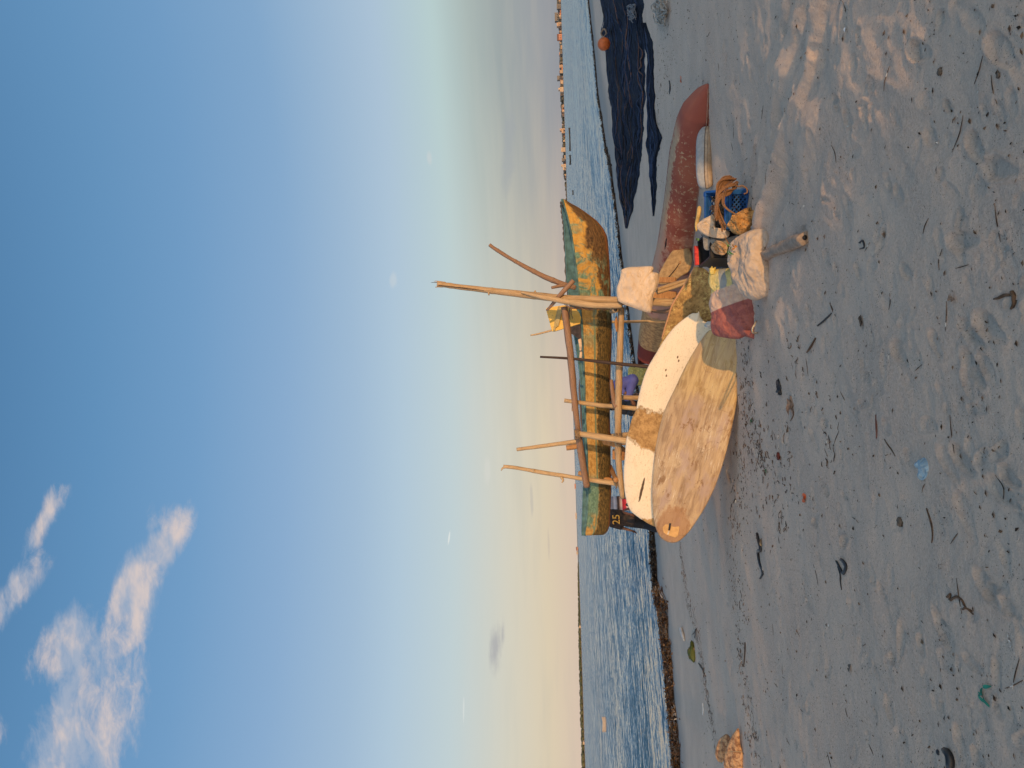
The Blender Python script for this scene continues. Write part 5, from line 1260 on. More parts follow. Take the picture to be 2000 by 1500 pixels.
def hand(caps, w, d, side):
    """palm, four unequal bent fingers and a thumb leaving the side of the palm"""
    d = Vector(d).normalized(); s = Vector(side); s = (s - d * s.dot(d)).normalized(); n = d.cross(s)
    caps.append((w, w + d * 0.085, 0.026, 0.030)); caps.append((w + s * 0.018 + d * .02, w + s * 0.018 + d * 0.085, 0.018, 0.017)); caps.append((w - s * 0.018 + d * .02, w - s * 0.018 + d * 0.08, 0.018, 0.016))
    for q, L_ in ((-0.030, 0.062), (-0.010, 0.078), (0.010, 0.082), (0.030, 0.072)):
        b = w + d * 0.085 + s * q; k = b + d * L_ * 0.5 + n * 0.006; t = k + d * L_ * 0.42 + n * 0.024
        caps.append((b, k, 0.0098, 0.009)); caps.append((k, t, 0.009, 0.0075))
    b = w + d * 0.03 + s * 0.026; k = b + d * 0.028 + s * 0.028; t = k + d * 0.030 + s * 0.006 + n * .012
    caps.append((b, k, 0.0125, 0.011)); caps.append((k, t, 0.011, 0.009))
def person(label, J, shirt, bottoms, sleeve=0.45, leg_cover=1.0, face=(0, -1, 0), stripes=None):
    J = {k: Vector(v) for k, v in J.items()}
    base = Vector(((J['anL'].x + J['anR'].x) / 2, (J['anL'].y + J['anR'].y) / 2, min(J['anL'].z, J['anR'].z) - 0.07))
    root = thing('person', label, 'person', base)
    caps = []
    fc = Vector(face).normalized()
    nk, hd = J['neck'], J['head']; up = (hd - nk).normalized()
    shm = (J['shL'] + J['shR']) / 2; hpm = (J['hipL'] + J['hipR']) / 2
    caps += [(nk - up * .03, nk + up * .08, .058, .052), (hd, hd + up * 0.035, 0.088, 0.088), (hd - up * .05 + fc * .03, hd + fc * .015, .058, .075)]
    caps += [(hd + fc * .088 + up * .005, hd + fc * .108 - up * .022, .011, .016), (hd - up * .065 + fc * .06, hd - up * .085 + fc * .055, .03, .026)]   # nose, chin
    ear = fc.cross(up)
    for s in (-1, 1):
        caps.append((hd + ear * s * .088 + up * .01, hd + ear * s * .092 - up * .025, .014, .010))
    caps.append((hd - up * .045 + fc * .085 - ear * .018, hd - up * .045 + fc * .085 + ear * .018, .010, .010))   # lips
    wst = hpm * 0.62 + shm * 0.38
    for s in (-1, 1):
        o_ = (J['shL'] - J['shR']).normalized() * s
        caps += [(shm + o_ * .10 - up * .06, wst + o_ * .07, .105, .085), (wst + o_ * .07, hpm + o_ * .07, .088, .105)]
    caps += [(shm, wst, .11, .10), (J['shL'], J['shR'], .06, .06)]
    sh_caps = [(a, b, r0 + .016, r1 + .018) for a, b, r0, r1 in caps[-6:]]
    bt_caps = [(hpm - (hpm - wst) * .4, hpm, .125, .135)]
    for S in 'LR':
        sh, el, wr = J['sh' + S], J['el' + S], J['wr' + S]
        caps += [(sh, el, .056, .043), (el, wr, .042, .029)]
        hand(caps, wr, (wr - el), (fc if S == 'L' else fc))
        sh_caps.append((sh, sh + (el - sh) * min(1, sleeve * 2), .074, .066))
        hp, kn, an = J['hip' + S], J['kn' + S], J['an' + S]
        caps += [(hp, kn, .090, .060), (kn, an, .062, .040), (kn + (an - kn) * .25 - fc * .02, kn + (an - kn) * .6, .05, .036)]
        toe = an + fc * 0.15; toe.z = an.z - 0.045
        caps += [(an - Vector((0, 0, .035)) - fc * .04, toe, .036, .026)]
        if leg_cover <= 1: bt_caps.append((hp, hp + (kn - hp) * leg_cover, .112, .095))
        else: bt_caps += [(hp, kn, .112, .090), (kn, kn + (an - kn) * (leg_cover - 1), .088, .075)]
    remeshed('body', caps, M_skin, root, 0.0095, 3)
    remeshed('shirt', sh_caps, shirt, root, 0.014, 6)
    remeshed('trousers' if leg_cover > 1 else 'shorts', bt_caps, bottoms, root, 0.014, 6)
    hv_, hf_ = ico(hd + up * 0.035 - fc * .012, 0.103, 4, 0.06, 9, (1, 1, .92)); keep = []
    for f in hf_:
        c = sum((hv_[i] for i in f), Vector()) / len(f) - hd
        if c.dot(up) > 0.012 + 0.05 * max(0, c.dot(fc) / .1): keep.append(f)
    h_ = mk('hair', hv_, keep, M_hair, root); h_.modifiers.new('t', 'SOLIDIFY').thickness = 0.012
    for s in (-1, 1):
        v, f = ico(hd + fc * .086 + ear * s * .032 + up * .022, 0.0125, 2)
        mk('eye', v, f, simple('eye_white', (0.5, 0.47, 0.42), rough=0.2) if s < 0 else bpy.data.materials['eye_white'], root)
    return root
d1 = 20.4
def P1(x, y, o=0.0): return P(x, y, d1 + o)
def tee_fn(nt):
    o = nt.tc('Object'); n = nt.noise(o, 9, 4, 0.6)
    return nt.mix(nt.ss(n, 0.4, 0.6), (0.018, 0.016, 0.016), (0.045, 0.030, 0.026)), nt.bump(n, 0.6, 0.02), None
ank = G(1291, 1036, 0.075); ank2 = G(1289, 1026, 0.075)
pA = person('person in a black T-shirt with a gold print, standing by the water',
            dict(head=P1(1172, 1011), neck=P1(1183, 1011.5), shL=P1(1194, 999.5), shR=P1(1194, 1024.5), elL=P1(1214, 1000, .05), elR=P1(1215, 1031), wrL=P1(1229, 1004, -.10), wrR=P1(1233, 1036.5, -.06), hipL=P1(1236, 1011), hipR=P1(1236, 1022), knL=P1(1262, 1017, .1), knR=P1(1261, 1027, -.05), anL=ank2, anR=ank),
            material('black_tee', tee_fn), simple('black_trousers', (0.016, 0.016, 0.020)), leg_cover=1.85, face=(-.25, -1, 0))
# gold figures on the chest
tx = bpy.data.curves.new('shirt_print', 'FONT'); tx.body = '25'; tx.size = 0.27; tx.extrude = 0.02; tx.align_x = 'CENTER'; tx.align_y = 'CENTER'
to = bpy.data.objects.new('shirt_print', tx); COL.objects.link(to); bpy.context.view_layer.update()
tme = bpy.data.meshes.new_from_object(to.evaluated_get(bpy.context.evaluated_depsgraph_get())); bpy.data.objects.remove(to); bpy.data.curves.remove(tx)
oc = P1(1204, 1014.5, -0.125)
to = mk('shirt_print', [oc + Vector((v.co.x, -v.co.z * .9, v.co.y)) for v in tme.vertices], [tuple(p.vertices) for p in tme.polygons], simple('gold_print', (0.62, 0.34, 0.07)), pA, smooth=False)
bpy.data.meshes.remove(tme)
d2 = 21.5
def P2(x, y, o=0.0): return P(x, y, d2 + o)
_zt, _zb = P2(1194, 984).z, P2(1230, 984).z
def stripe_fn(nt):
    at = nt.n.new('ShaderNodeNewGeometry'); z = nt.xyz(at.outputs['Position'])[2]
    v = nt.lin(z, _zb, _zt)
    n = nt.noise(nt.tc('Object'), 8, 3); v = nt.m('ADD', v, nt.m('MULTIPLY', nt.m('SUBTRACT', n, .5), .05))
    r = nt.ramp(v, [(0, (0.36, 0.30, 0.30)), (0.17, (0.55, 0.47, 0.47)), (0.22, (0.50, 0.03, 0.05)), (0.40, (0.50, 0.03, 0.05)), (0.44, (0.56, 0.45, 0.44)), (0.52, (0.36, 0.27, 0.25)), (0.60, (0.05, 0.03, 0.03)), (0.68, (0.05, 0.035, 0.035)), (0.73, (0.30, 0.30, 0.36)), (0.84, (0.50, 0.50, 0.60)), (0.92, (0.22, 0.22, 0.27))])
    return r, None, None
pB = person('person in a grey shirt with a bright red stripe standing behind the white board',
            dict(head=P2(1171, 984), neck=P2(1182, 984), shL=P2(1192, 975), shR=P2(1192, 995), elL=P2(1212, 973), elR=P2(1211, 998, .06), wrL=P2(1228, 974, -.08), wrR=P2(1226, 994, -.12), hipL=P2(1232, 979), hipR=P2(1232, 990), knL=P2(1259, 978), knR=P2(1259, 991), anL=G(1284, 977, .075), anR=G(1283, 992, .075)),
            material('striped_shirt', stripe_fn), simple('dark_shorts', (0.03, 0.03, 0.04)), leg_cover=0.9, face=(-.3, -1, 0))
d3 = 17.5
def P3(x, y, o=0.0): return P(x, y, d3 + o)
pC = person('person in a blue dress crouching by the water under the canoe',
            dict(head=P3(1188, 764, -.05), neck=P3(1196, 760), shL=P3(1205, 748, .12), shR=P3(1206, 756, -.12), elL=P3(1222, 764, .1), elR=P3(1222, 768, -.16), wrL=P3(1233, 780, .06), wrR=P3(1234, 783, -.14), hipL=P3(1236, 742, .09), hipR=P3(1236, 743, -.09), knL=P3(1224, 776, .12), knR=P3(1226, 775, -.12), anL=G(1263, 768, .075) + Vector((0, .1, 0)), anR=G(1264, 770, .075) - Vector((0, .05, 0))),
            simple('blue_cloth', (0.065, 0.075, 0.27), var=0.15, sc_=5), bpy.data.materials['blue_cloth'], sleeve=.35, leg_cover=1.0, face=(-1, -.2, -.3))
pD_ = simple('dark_top', (0.03, 0.03, 0.035))
def P4(x, y, o=0.0): return P(x, y, d3 + 1.6 + o)
pD = person('person in dark clothes crouching behind the chipped white board, beside the pale post',
            dict(head=P4(1198, 794), neck=P4(1206, 795), shL=P4(1214, 786, .1), shR=P4(1214, 803, -.1), elL=P4(1230, 785), elR=P4(1231, 806), wrL=P4(1243, 790, -.1), wrR=P4(1243, 800, -.1), hipL=P4(1246, 792), hipR=P4(1246, 802), knL=P4(1232, 788, -.32), knR=P4(1232, 806, -.32), anL=G(1266, 790, .075), anR=G(1266, 803, .075)),
            pD_, pD_, leg_cover=1.8, face=(.1, -1, -.2))

# things on the sand behind the boards
def P5(x, y, d=14.2): return P(x, y, d)
PS = Slab([(1228, 718), (1250, 716), (1268, 716), (1274, 730), (1272, 746), (1258, 753), (1240, 752), (1229, 748)], (1255, 735), gd(1274, 735), tilt=12, tf=0.12, p=3.2, q=1.8, n=110, rings=14, wr=0.03, wscale=(6, 7), wseed=51)
def print_fn(nt):
    u = nt.tc('UV'); n = nt.noise(u, 26, 3, 0.6, 2.5); w = nt.noise(u, 60, 2, .6, 3)
    c = nt.mix(nt.ss(nt.m('ABSOLUTE', nt.m('SUBTRACT', n, .5)), 0.03, 0.08), (0.13, 0.135, 0.05), (0.66, 0.52, 0.15))
    return nt.mix(nt.ss(w, .6, .7, 0, .5), c, (0.3, .2, .06)), None, None
o = PS.obj('patterned_bag', material('yellow_print', print_fn)); tag(o, 'yellow patterned cloth bag standing on the sand behind the white board', 'bag')
jd = gd(1273, 752) - 0.25; V_, F_ = ico(P5(1260, 751, jd), 0.15, 3, 0.15, 1.5, (0.9, .8, 1.2)); o = mk('cream_jug', V_, F_, simple('cream_plastic', (0.55, 0.44, 0.29)), None, P5(1275, 751, jd)); tag(o, 'rounded cream container beside the yellow patterned bag', 'container')
# maroon bucket with a red label
bz = G(1276, 700); bt = P(1246, 700, bz.y)
buck = thing('bucket', 'dark maroon bucket with a bright red patch behind the white board', 'bucket', bz)
hh = bt.z - bz.z; V_, U_, Fc = [], [], []
for i, (r_, z_) in enumerate(((0.0, 0.0), (0.12, 0.0), (0.125, 0.02), (0.145, hh - .03), (0.155, hh - .03), (0.155, hh), (0.143, hh), (0.115, 0.03), (0.0, 0.03))):
    for k in range(24): V_.append(bz + Vector((r_ * math.cos(k * math.pi / 12), r_ * math.sin(k * math.pi / 12), z_)))
Fc = [(i * 24 + k, i * 24 + (k + 1) % 24, (i + 1) * 24 + (k + 1) % 24, (i + 1) * 24 + k) for i in range(8) for k in range(24)]
mk('shell', V_, Fc, simple('maroon_plastic', (0.075, 0.014, 0.012), rough=0.5), buck)
pl = MB(); 
for k in range(5):
    a0, a1 = -1.75 + k * .13, -1.75 + (k + 1) * .13
    q = [bz + Vector((.1505 * math.cos(a), .1505 * math.sin(a), z_)) for a, z_ in ((a0, .07), (a1, .07), (a1, .19), (a0, .19))]
    q2 = [bz + Vector((.132 * math.cos(a), .132 * math.sin(a), z_)) for a, z_ in ((a0, .07), (a1, .07), (a1, .19), (a0, .19))]
    pl.add(q + q2, [(0, 1, 2, 3), (7, 6, 5, 4), (0, 4, 5, 1), (2, 6, 7, 3), (1, 5, 6, 2), (3, 7, 4, 0)])
pl.obj('red_patch', simple('red_sticker', (0.45, 0.05, 0.02)), buck)

# ------------------------------------------------------------------ boats on the water
def skiff(name, label, p, L_, B, H, mat, inner, yaw):
    root = thing(name, label, 'boat', p)
    V_, Fc = [], []; n, k = 22, 10; Rz = Matrix.Rotation(yaw, 3, 'Z')
    for lay in (0, 1):
        for i in range(n + 1):
            t = i / n * 2 - 1; b = B / 2 * (1 - abs(t) ** 2.6) ** 0.8 * (1 - .12 * lay) + .01; sh = H * (1 + .35 * t * t)
            for j in range(k + 1):
                th = math.pi * j / k; c_ = math.cos(th)
                V_.append(p + Rz @ Vector((t * L_ / 2 * (1 - .02 * lay), b * math.copysign(abs(c_) ** .6, c_), sh - (sh + (0.12 if not lay else 0.0)) * math.sin(th) ** .7)))
    W_ = k + 1
    f1 = [(i * W_ + j, i * W_ + j + 1, (i + 1) * W_ + j + 1, (i + 1) * W_ + j) for i in range(n) for j in range(k)]
    off = (n + 1) * W_
    hull = mk('hull', V_[:off], f1, mat, root)
    mk('lining', V_[off:], [f[::-1] for f in f1], inner, root)
    for t in (-.4, .15):
        MB().box(p + Rz @ Vector((t * L_ / 2, 0, H * .75)), (L_ * .05, B * .85, .03), Rz).obj('thwart', inner, root, smooth=False)
    return root
M_wh = simple('white_boat', (0.34, 0.31, 0.30)); M_whi = simple('white_boat_inner', (0.42, 0.40, 0.38)); M_dk = simple('dark_boat', (0.03, 0.032, 0.035))
q = sea_pt(1183, 1415); skiff('rowing_boat', 'small white rowing boat floating alone on open water', q, 1.45, .6, .30, M_wh, M_whi, 0.15)
q = sea_pt(1114, 272); skiff('moored_canoe', 'long dark low canoe floating off the far town', q, 9.0, 1.1, .45, M_dk, M_dk, 0.1)
q = sea_pt(1115, 312); skiff('moored_canoe', 'short dark canoe floating next to the long one off the far town', q, 3.6, 1.0, .5, M_dk, M_dk, -0.3)
q = sea_pt(1120, 376); skiff('moored_canoe', 'tiny dark boat floating near the yellow canoe bow', q, 1.6, .6, .3, M_dk, M_dk, 0.3)
# ------------------------------------------------------------------ seaweed thrown up along the waterline
def shore_pt(t, off):
    s = float(np.interp(t, _st, _sn)) + off
    v = TS * t + NS * s; v.z = float(z0(v.x, v.y)); return v
def multi_fn(stops_, scale):
    def fn(nt):
        o = nt.tc('Object'); w = nt.vor(o, scale, 'F1', 1)
        r = nt.ramp(nt.xyz(w)[0], stops_)
        return r, None, 0.85
    return fn
M_weed = material('seaweed', multi_fn([(0, (0.022, 0.014, 0.009)), (.35, (0.055, 0.030, 0.017)), (.6, (0.11, 0.062, 0.032)), (.8, (0.17, 0.11, 0.06)), (.93, (0.05, 0.042, 0.035)), (.97, (0.30, 0.25, 0.20)), (1, (0.34, 0.33, 0.32))], 8.0), spec=0.2)
wk = MB(); wr_ = random.Random(4)
tmin, tmax = _st[0] + 0.2, _st[-1]
for side in (0, 1):
    # t below 13 lies left of / behind the boards, beyond it the line is thin
    for j in range(15000 if side == 0 else 5200):
        if side == 0: t = tmin + (15.0 - tmin) * wr_.random() ** 1.15
        else: t = 15.0 + (tmax - 15.0) * wr_.random()
        wdt = (1.25 if t < 9 else 0.45) * (1.0 if t < 13 else 0.15 + 2.2 * abs(mnoise.noise(Vector((t * 0.55, 3, 6))))) * (0.55 + 1.0 * abs(mnoise.noise(Vector((t * 0.8, 0, 2)))) + 0.5 * mnoise.noise(Vector((t * 2.9, 4, 2))))
        off = -0.18 - wdt * (wr_.gauss(0, .62) if wr_.random() < .3 else (1.0 - 2.0 * wr_.random())) - (0.75 if t < 9 else 0.40) + 0.25 * mnoise.noise(Vector((t * 0.5, 9, 2)))
        off += 0.30 * mnoise.noise(Vector((t * 2.3, 6, 1)))
        p = shore_pt(t, off)
        edge = 1 - min(1, abs(off + (0.93 if t < 9 else 0.58)) / (wdt + .02))
        p.z += 0.012 + 0.16 * wr_.random() * edge ** 0.6 * (1.0 if t < 11 else 0.75)
        L_ = wr_.uniform(0.03, 0.12) * (1.0 if t < 14 else 1.4); w_ = wr_.uniform(0.006, 0.028)
        d = Vector((wr_.uniform(-1, 1), wr_.uniform(-1, 1), wr_.uniform(-.25, .45))).normalized(); s_ = d.cross(Vector((wr_.uniform(-.6, .6), wr_.uniform(-.6, .6), 1))).normalized()
        b = Vector((0, 0, wr_.uniform(-.02, .03)))
        wk.add([p - d * L_ - s_ * w_ * .4, p - d * L_ + s_ * w_ * .4, p + b - s_ * w_, p + b + s_ * w_, p + d * L_ - s_ * w_ * .3, p + d * L_ + s_ * w_ * .3], [(0, 2, 3, 1), (2, 4, 5, 3)])
tag(wk.obj('seaweed_wrack', M_weed, None, shore_pt(5, -.5)), 'dark brown seaweed and litter thrown up along the waterline', 'seaweed', kind='stuff')
# low bank of matted weed under the flakes
V_, Fc, n, k = [], [], 420, 8
for i in range(n):
    t = tmin + (tmax - tmin) * i / (n - 1)
    wdt = (1.10 if t < 9 else 0.40) * (1.0 if t < 13 else 0.15 + 2.2 * abs(mnoise.noise(Vector((t * 0.55, 3, 6))))) * (0.55 + 1.0 * abs(mnoise.noise(Vector((t * 0.8, 0, 2)))) + 0.5 * mnoise.noise(Vector((t * 2.9, 4, 2))))
    for j in range(k + 1):
        a = j / k * 2 - 1; off = -(0.90 if t < 9 else 0.58) + wdt * a * 0.9 + 0.25 * mnoise.noise(Vector((t * 0.5, 9, 2))) + 0.30 * a * mnoise.noise(Vector((t * 3.1, 2 + a, 2))) + 0.22 * mnoise.noise(Vector((t * 5.3, a, 8)))
        p = shore_pt(t, off); p.z += -0.035 + (0.13 if t < 12 else .10) * max(0, 1 - a * a) ** .6 * (0.6 + 1.5 * mnoise.fractal(Vector((t * 2.2, a * 1.5, 5)), 1, 2, 4)); V_.append(p)
W_ = k + 1
Fc = [(i * W_ + j, i * W_ + j + 1, (i + 1) * W_ + j + 1, (i + 1) * W_ + j) for i in range(n - 1) for j in range(k)]
M_mat = simple('matted_weed', (0.034, 0.022, 0.014), var=0.6, sc_=9, bump=1.0, bd=0.04)
tag(mk('seaweed_bank', V_, Fc, M_mat, None, shore_pt(5, -.6)), 'low matted bank of rotting seaweed at the edge of the water', 'seaweed', kind='stuff')

# ------------------------------------------------------------------ small dry litter strewn over the sand: nobody could count it
M_litter = material('beach_litter', multi_fn([(0, (0.022, 0.015, 0.011)), (.30, (0.05, 0.032, 0.021)), (.6, (0.105, 0.062, 0.036)), (.9, (0.20, 0.125, 0.075)), (.955, (0.03, 0.03, 0.03)), (.96, (0.55, 0.52, 0.48)), (1, (0.6, 0.56, 0.5))], 40.0), spec=0.15)
lm = MB(); lr = random.Random(9)
line = [(1452, 655), (1462, 720), (1470, 790), (1472, 860), (1462, 930), (1448, 1000), (1440, 1060), (1430, 1130), (1440, 1220), (1450, 1300), (1462, 1380), (1475, 1460), (1480, 1520)]
line2 = [(1328, 1056), (1336, 1120), (1345, 1180), (1360, 1225), (1372, 1290), (1378, 1330), (1386, 1390), (1400, 1440)]
line3 = [(1300, 0), (1302, 60), (1296, 120), (1290, 180), (1285, 240), (1292, 300)]
LN = [[G(*q) for q in l] for l in (line, line2, line3)]
def on_line(L_):
    i = lr.randrange(len(L_) - 1); a = lr.random(); return L_[i] * (1 - a) + L_[i + 1] * a
def chip(p, L_, w_):
    z = ground(p.x, p.y); a = lr.uniform(0, 6.28); d = Vector((math.cos(a), math.sin(a), lr.uniform(-.1, .25))); s_ = Vector((-math.sin(a), math.cos(a), lr.uniform(-.4, .4)))
    c = Vector((p.x, p.y, z + 0.002 + L_ * .12)); b = Vector((lr.uniform(-.3, .3) * L_, lr.uniform(-.3, .3) * L_, lr.uniform(-.1, .35) * L_)) * .6; h = Vector((0, 0, w_ * .7))
    lm.add([c - d * L_, c - s_ * w_ + b, c + s_ * w_ + b, c + d * L_, c + h + b], [(0, 1, 4), (0, 4, 2), (3, 4, 1), (3, 2, 4), (0, 2, 3, 1)])
for j in range(7500):
    y = 2.3 + 11.0 * lr.random() ** 1.4; x = lr.uniform(-.60, .62) * y
    if mnoise.noise(Vector((x * 0.9, y * 0.9, 3))) < lr.uniform(-.7, .4): continue
    q_ = lr.random(); L_ = (0.003 + 0.011 * q_ ** 3) * (1 + y * .05); chip(Vector((x, y, 0)), L_, L_ * lr.uniform(.2, .6))
for li, k, sp in ((0, 900, .16), (1, 900, .15), (2, 420, .5)):
    for j in range(k):
        p = on_line(LN[li]) + Vector((lr.gauss(0, sp), lr.gauss(0, sp), 0)); L_ = 0.006 + 0.026 * lr.random() ** 2.2; chip(p, L_ * (1.0, 1.9, 1.6)[li], L_ * lr.uniform(.06, .30))
for j in range(90):                                         # thin dry stems
    y = 2.4 + 8 * lr.random() ** 1.3; x = lr.uniform(-.58, .58) * y; a = lr.uniform(0, 3.14); L_ = lr.uniform(.02, .075)
    pts = []
    for i in (-1, 0, 1):
        qx, qy = x + math.cos(a) * L_ * i + .01 * lr.uniform(-1, 1), y + math.sin(a) * L_ * i + .01 * lr.uniform(-1, 1); pts.append(Vector((qx, qy, ground(qx, qy) + .003)))
    V_, F_, U_ = tube_geo(pts, [.0012, .0024, .001], n=6, seg=5); lm.add(V_, F_)
# crooked weed scraps, in clusters under the tan board and along the old tide line
CLU = [G(*q) for q in ((1455, 770), (1468, 800), (1462, 835), (1478, 850), (1470, 880), (1490, 895), (1455, 905), (1446, 935), (1488, 930), (1505, 945), (1500, 870), (1432, 1000), (1445, 965), (1520, 985), (1540, 905), (1452, 1160), (1448, 1290), (1462, 1400), (1475, 1455), (1560, 700), (1620, 850))]
for j in range(400):
    p = lr.choice(CLU) + Vector((lr.gauss(0, .20), lr.gauss(0, .17), 0)); k_ = lr.choice((1, 1, 2, 3)); L_ = lr.uniform(.012, .045)
    for b_ in range(k_):
        a = lr.uniform(0, 6.28); pts = []
        qx, qy = p.x, p.y
        for i in range(4):
            pts.append(Vector((qx, qy, ground(qx, qy) + .004 + .006 * lr.random()))); a += lr.uniform(-.9, .9); qx += math.cos(a) * L_ * .5; qy += math.sin(a) * L_ * .5
        r_ = lr.uniform(.0012, .0045); V_, F_, U_ = tube_geo(pts, [r_ * .6, r_, r_ * .4], n=7, seg=5, wob=.6, seed=j); lm.add(V_, F_)
tag(lm.obj('beach_litter', M_litter, None, Vector((0, 5, float(z0(0, 5)))), smooth=False), 'scattered dark chips, seeds and stems all over the sand', 'litter', kind='stuff')

# ------------------------------------------------------------------ single pieces of drift lying on the sand
def gp(x, y, up=0.0):
    p = G(x, y); p.z = ground(p.x, p.y) + up; return p
M_bk = simple('black_scrap', (0.012, 0.012, 0.014), rough=0.45, spec=0.5); M_br = simple('brown_scrap', (0.10, 0.055, 0.03), var=0.4, sc_=60)
M_lf = simple('dead_leaf', (0.30, 0.155, 0.085), var=0.45, sc_=30); M_tan = simple('tan_leaf', (0.32, 0.19, 0.085), var=0.3, sc_=40)
M_ors = simple('orange_scrap', (0.62, 0.12, 0.03), rough=0.5); M_grn = simple('green_net', (0.03, 0.20, 0.13)); M_gr2 = simple('green_scrap', (0.03, 0.17, 0.05))
M_whs = simple('white_scrap', (0.62, 0.61, 0.58)); M_stone = simple('brown_stone', (0.11, 0.085, 0.065), var=0.3, sc_=60)
def stick(name, pxs, r, mat, label, cat, up=0.6, **k):
    W = [gp(x, y, r * up) for x, y in pxs]
    o = tube(name, W, [r * .8, r, r * .5], mat, None, min(W, key=lambda v: v.z), n=26, seg=7, wob=0.5, seed=len(label), **k); return tag(o, label, cat)
def lump(name, x, y, r, sq, mat, label, cat, amp=0.4, ns=2.0):
    p = gp(x, y); V_, F_ = ico(p + Vector((0, 0, r * sq[2] * .5)), r, 3, amp, ns, sq, len(label)); return tag(mk(name, V_, F_, mat, None, p), label, cat)
def leafy(name, x, y, n_, L_, w_, mat, label, cat, spread=0.02):
    p = gp(x, y); mb = MB()
    for j in range(n_):
        a = rng.uniform(0, 6.28); leaf(mb, p + Vector((rng.uniform(-spread, spread), rng.uniform(-spread, spread), .008)), (math.cos(a) * L_, math.sin(a) * L_, rng.uniform(0, .4) * L_), w_, rng.uniform(.1, .4))
    o = mb.obj(name, mat, None, p); return tag(o, label, cat)
stick('rubber_strip', [(1479, 1042), (1482, 1052), (1489, 1072), (1481, 1078), (1482, 1098), (1487, 1118), (1483, 1130)], 0.017, M_bk, 'long black curved rubber strip beside a tan leaf on the sand', 'rubber strip')
leafy('dry_leaf', 1493, 1070, 2, .075, .028, M_tan, 'tan dry leaf touching the black curved rubber strip', 'leaf')
lump('plastic_scrap', 1525, 758, .06, (.9, .8, .28), M_bk, 'crumpled black plastic scrap on the sand below the tan board', 'plastic scrap', .7)
leafy('dead_leaf', 1546, 788, 4, .085, .045, M_lf, 'large curled reddish-brown dead leaf near the black plastic scrap', 'leaf', .012)
stick('leaf_stem', [(1548, 800), (1549, 812), (1543, 822)], .005, M_br, 'crooked stem trailing from the reddish-brown dead leaf', 'stem')
leafy('orange_scrap', 1574, 972, 3, .045, .028, M_ors, 'bright orange plastic scrap on the grey sand', 'plastic scrap', .008)
lump('red_shard', 1523, 891, .032, (1, .8, .5), simple('dark_red', (0.075, 0.018, 0.014)), 'dark red shard among the litter below the tan board', 'shard', .4)
V_ = Slab([(1796, 900), (1806, 893), (1816, 900), (1820, 913), (1814, 928), (1803, 938), (1796, 934), (1800, 918), (1793, 908)], (1805, 915), gd(1806, 915), tilt=80, tf=.028, tb=.02, p=2.2, q=1.7, n=80, rings=16, wr=.022, wscale=(16, 22), wseed=3)
pb_ = V_.obj('plastic_bag', simple('bluish_film', (0.21, 0.30, 0.36), var=0.25, sc_=30, rough=0.25, spec=0.5)); tag(pb_, 'crumpled bluish plastic bag half buried in a footprint', 'plastic bag')
stick('sandal_strap', [(1640, 1092), (1646, 1098), (1650, 1108), (1645, 1120), (1641, 1112), (1636, 1100), (1633, 1096)], .011, M_bk, 'black rubber sandal strap poking out of the sand', 'sandal strap')
stick('sandal_strap', [(1636, 1106), (1640, 1122), (1641, 1136), (1641, 1152)], .006, M_bk, 'thin straight black tail of the sandal strap', 'strap')
stick('thin_root', [(1807, 993), (1813, 1010), (1819, 1028), (1822, 1046), (1822, 1060)], .0045, M_br, 'thin wavy root lying alone near the bluish bag', 'root')
stick('root_stem', [(1731, 858), (1737, 868), (1744, 880), (1749, 891)], .0035, M_br, 'short slanted stem between the reddish stick and the bluish bag', 'stem')
lump('pebble', 1758, 1019, .022, (1, .8, .7), M_stone, 'single brown angular stone on smooth sand', 'stone', .5)
stick('seed_twig', [(1858, 1166), (1866, 1160), (1864, 1172), (1876, 1165), (1888, 1172), (1894, 1184), (1904, 1200)], .006, M_br, 'knobby brown twig with a curled end on trampled sand', 'twig')
stick('twig_spur', [(1888, 1190), (1896, 1188), (1902, 1194)], .005, M_br, 'short spur lying across the knobby brown twig', 'twig')
leafy('net_shred', 1932, 1350, 5, .05, .008, M_grn, 'green shred of netting on the sand', 'net shred', .035)
stick('black_object', [(1849, 1466), (1856, 1472), (1862, 1484), (1860, 1500), (1858, 1520)], .022, M_bk, 'thick black rubber piece cut off by the edge of the picture', 'rubber piece')
lump('black_lump', 1828, 1469, .012, (1, 1, .6), M_bk, 'small black lump beside the thick black rubber piece', 'lump')
stick('forked_driftwood', [(1968, 570), (1972, 578), (1972, 592), (1969, 604)], .009, M_br, 'thicker arm of the forked dark driftwood on trampled sand', 'driftwood')
stick('forked_driftwood', [(1968, 576), (1956, 577), (1948, 582), (1940, 584)], .006, M_br, 'thinner arm of the forked dark driftwood on trampled sand', 'driftwood')
leafy('paper_square', 1686, 52, 1, .025, .014, M_whs, 'small white square of paper on the lit rise', 'paper')
stick('crossed_stick', [(1596, 636), (1608, 624), (1622, 612)], .007, simple('grey_stick', (0.05, 0.045, 0.042)), 'dark straight stick crossed by a brown one near the bags', 'stick')
stick('crossed_stick', [(1618, 592), (1624, 606), (1631, 626)], .005, M_br, 'brown stick crossing the dark straight one near the bags', 'stick')
stick('stick', [(1592, 661), (1584, 678), (1576, 688)], .008, M_br, 'short brown stick between the crossed sticks and the black scrap', 'stick')
stick('curved_stick', [(1714, 810), (1717, 828), (1718, 846), (1717, 856)], .006, simple('reddish_stick', (0.14, 0.06, 0.045)), 'thin reddish curved stick on the sand near the bluish bag', 'stick')
leafy('green_scrap', 1500, 917, 2, .04, .010, M_gr2, 'small green plastic scrap below the tan board', 'plastic scrap', .005)
leafy('green_weed', 1470, 822, 3, .05, .009, simple('weed_green', (0.05, 0.12, 0.035)), 'wisp of green weed at the foot of the tan board', 'weed', .02)
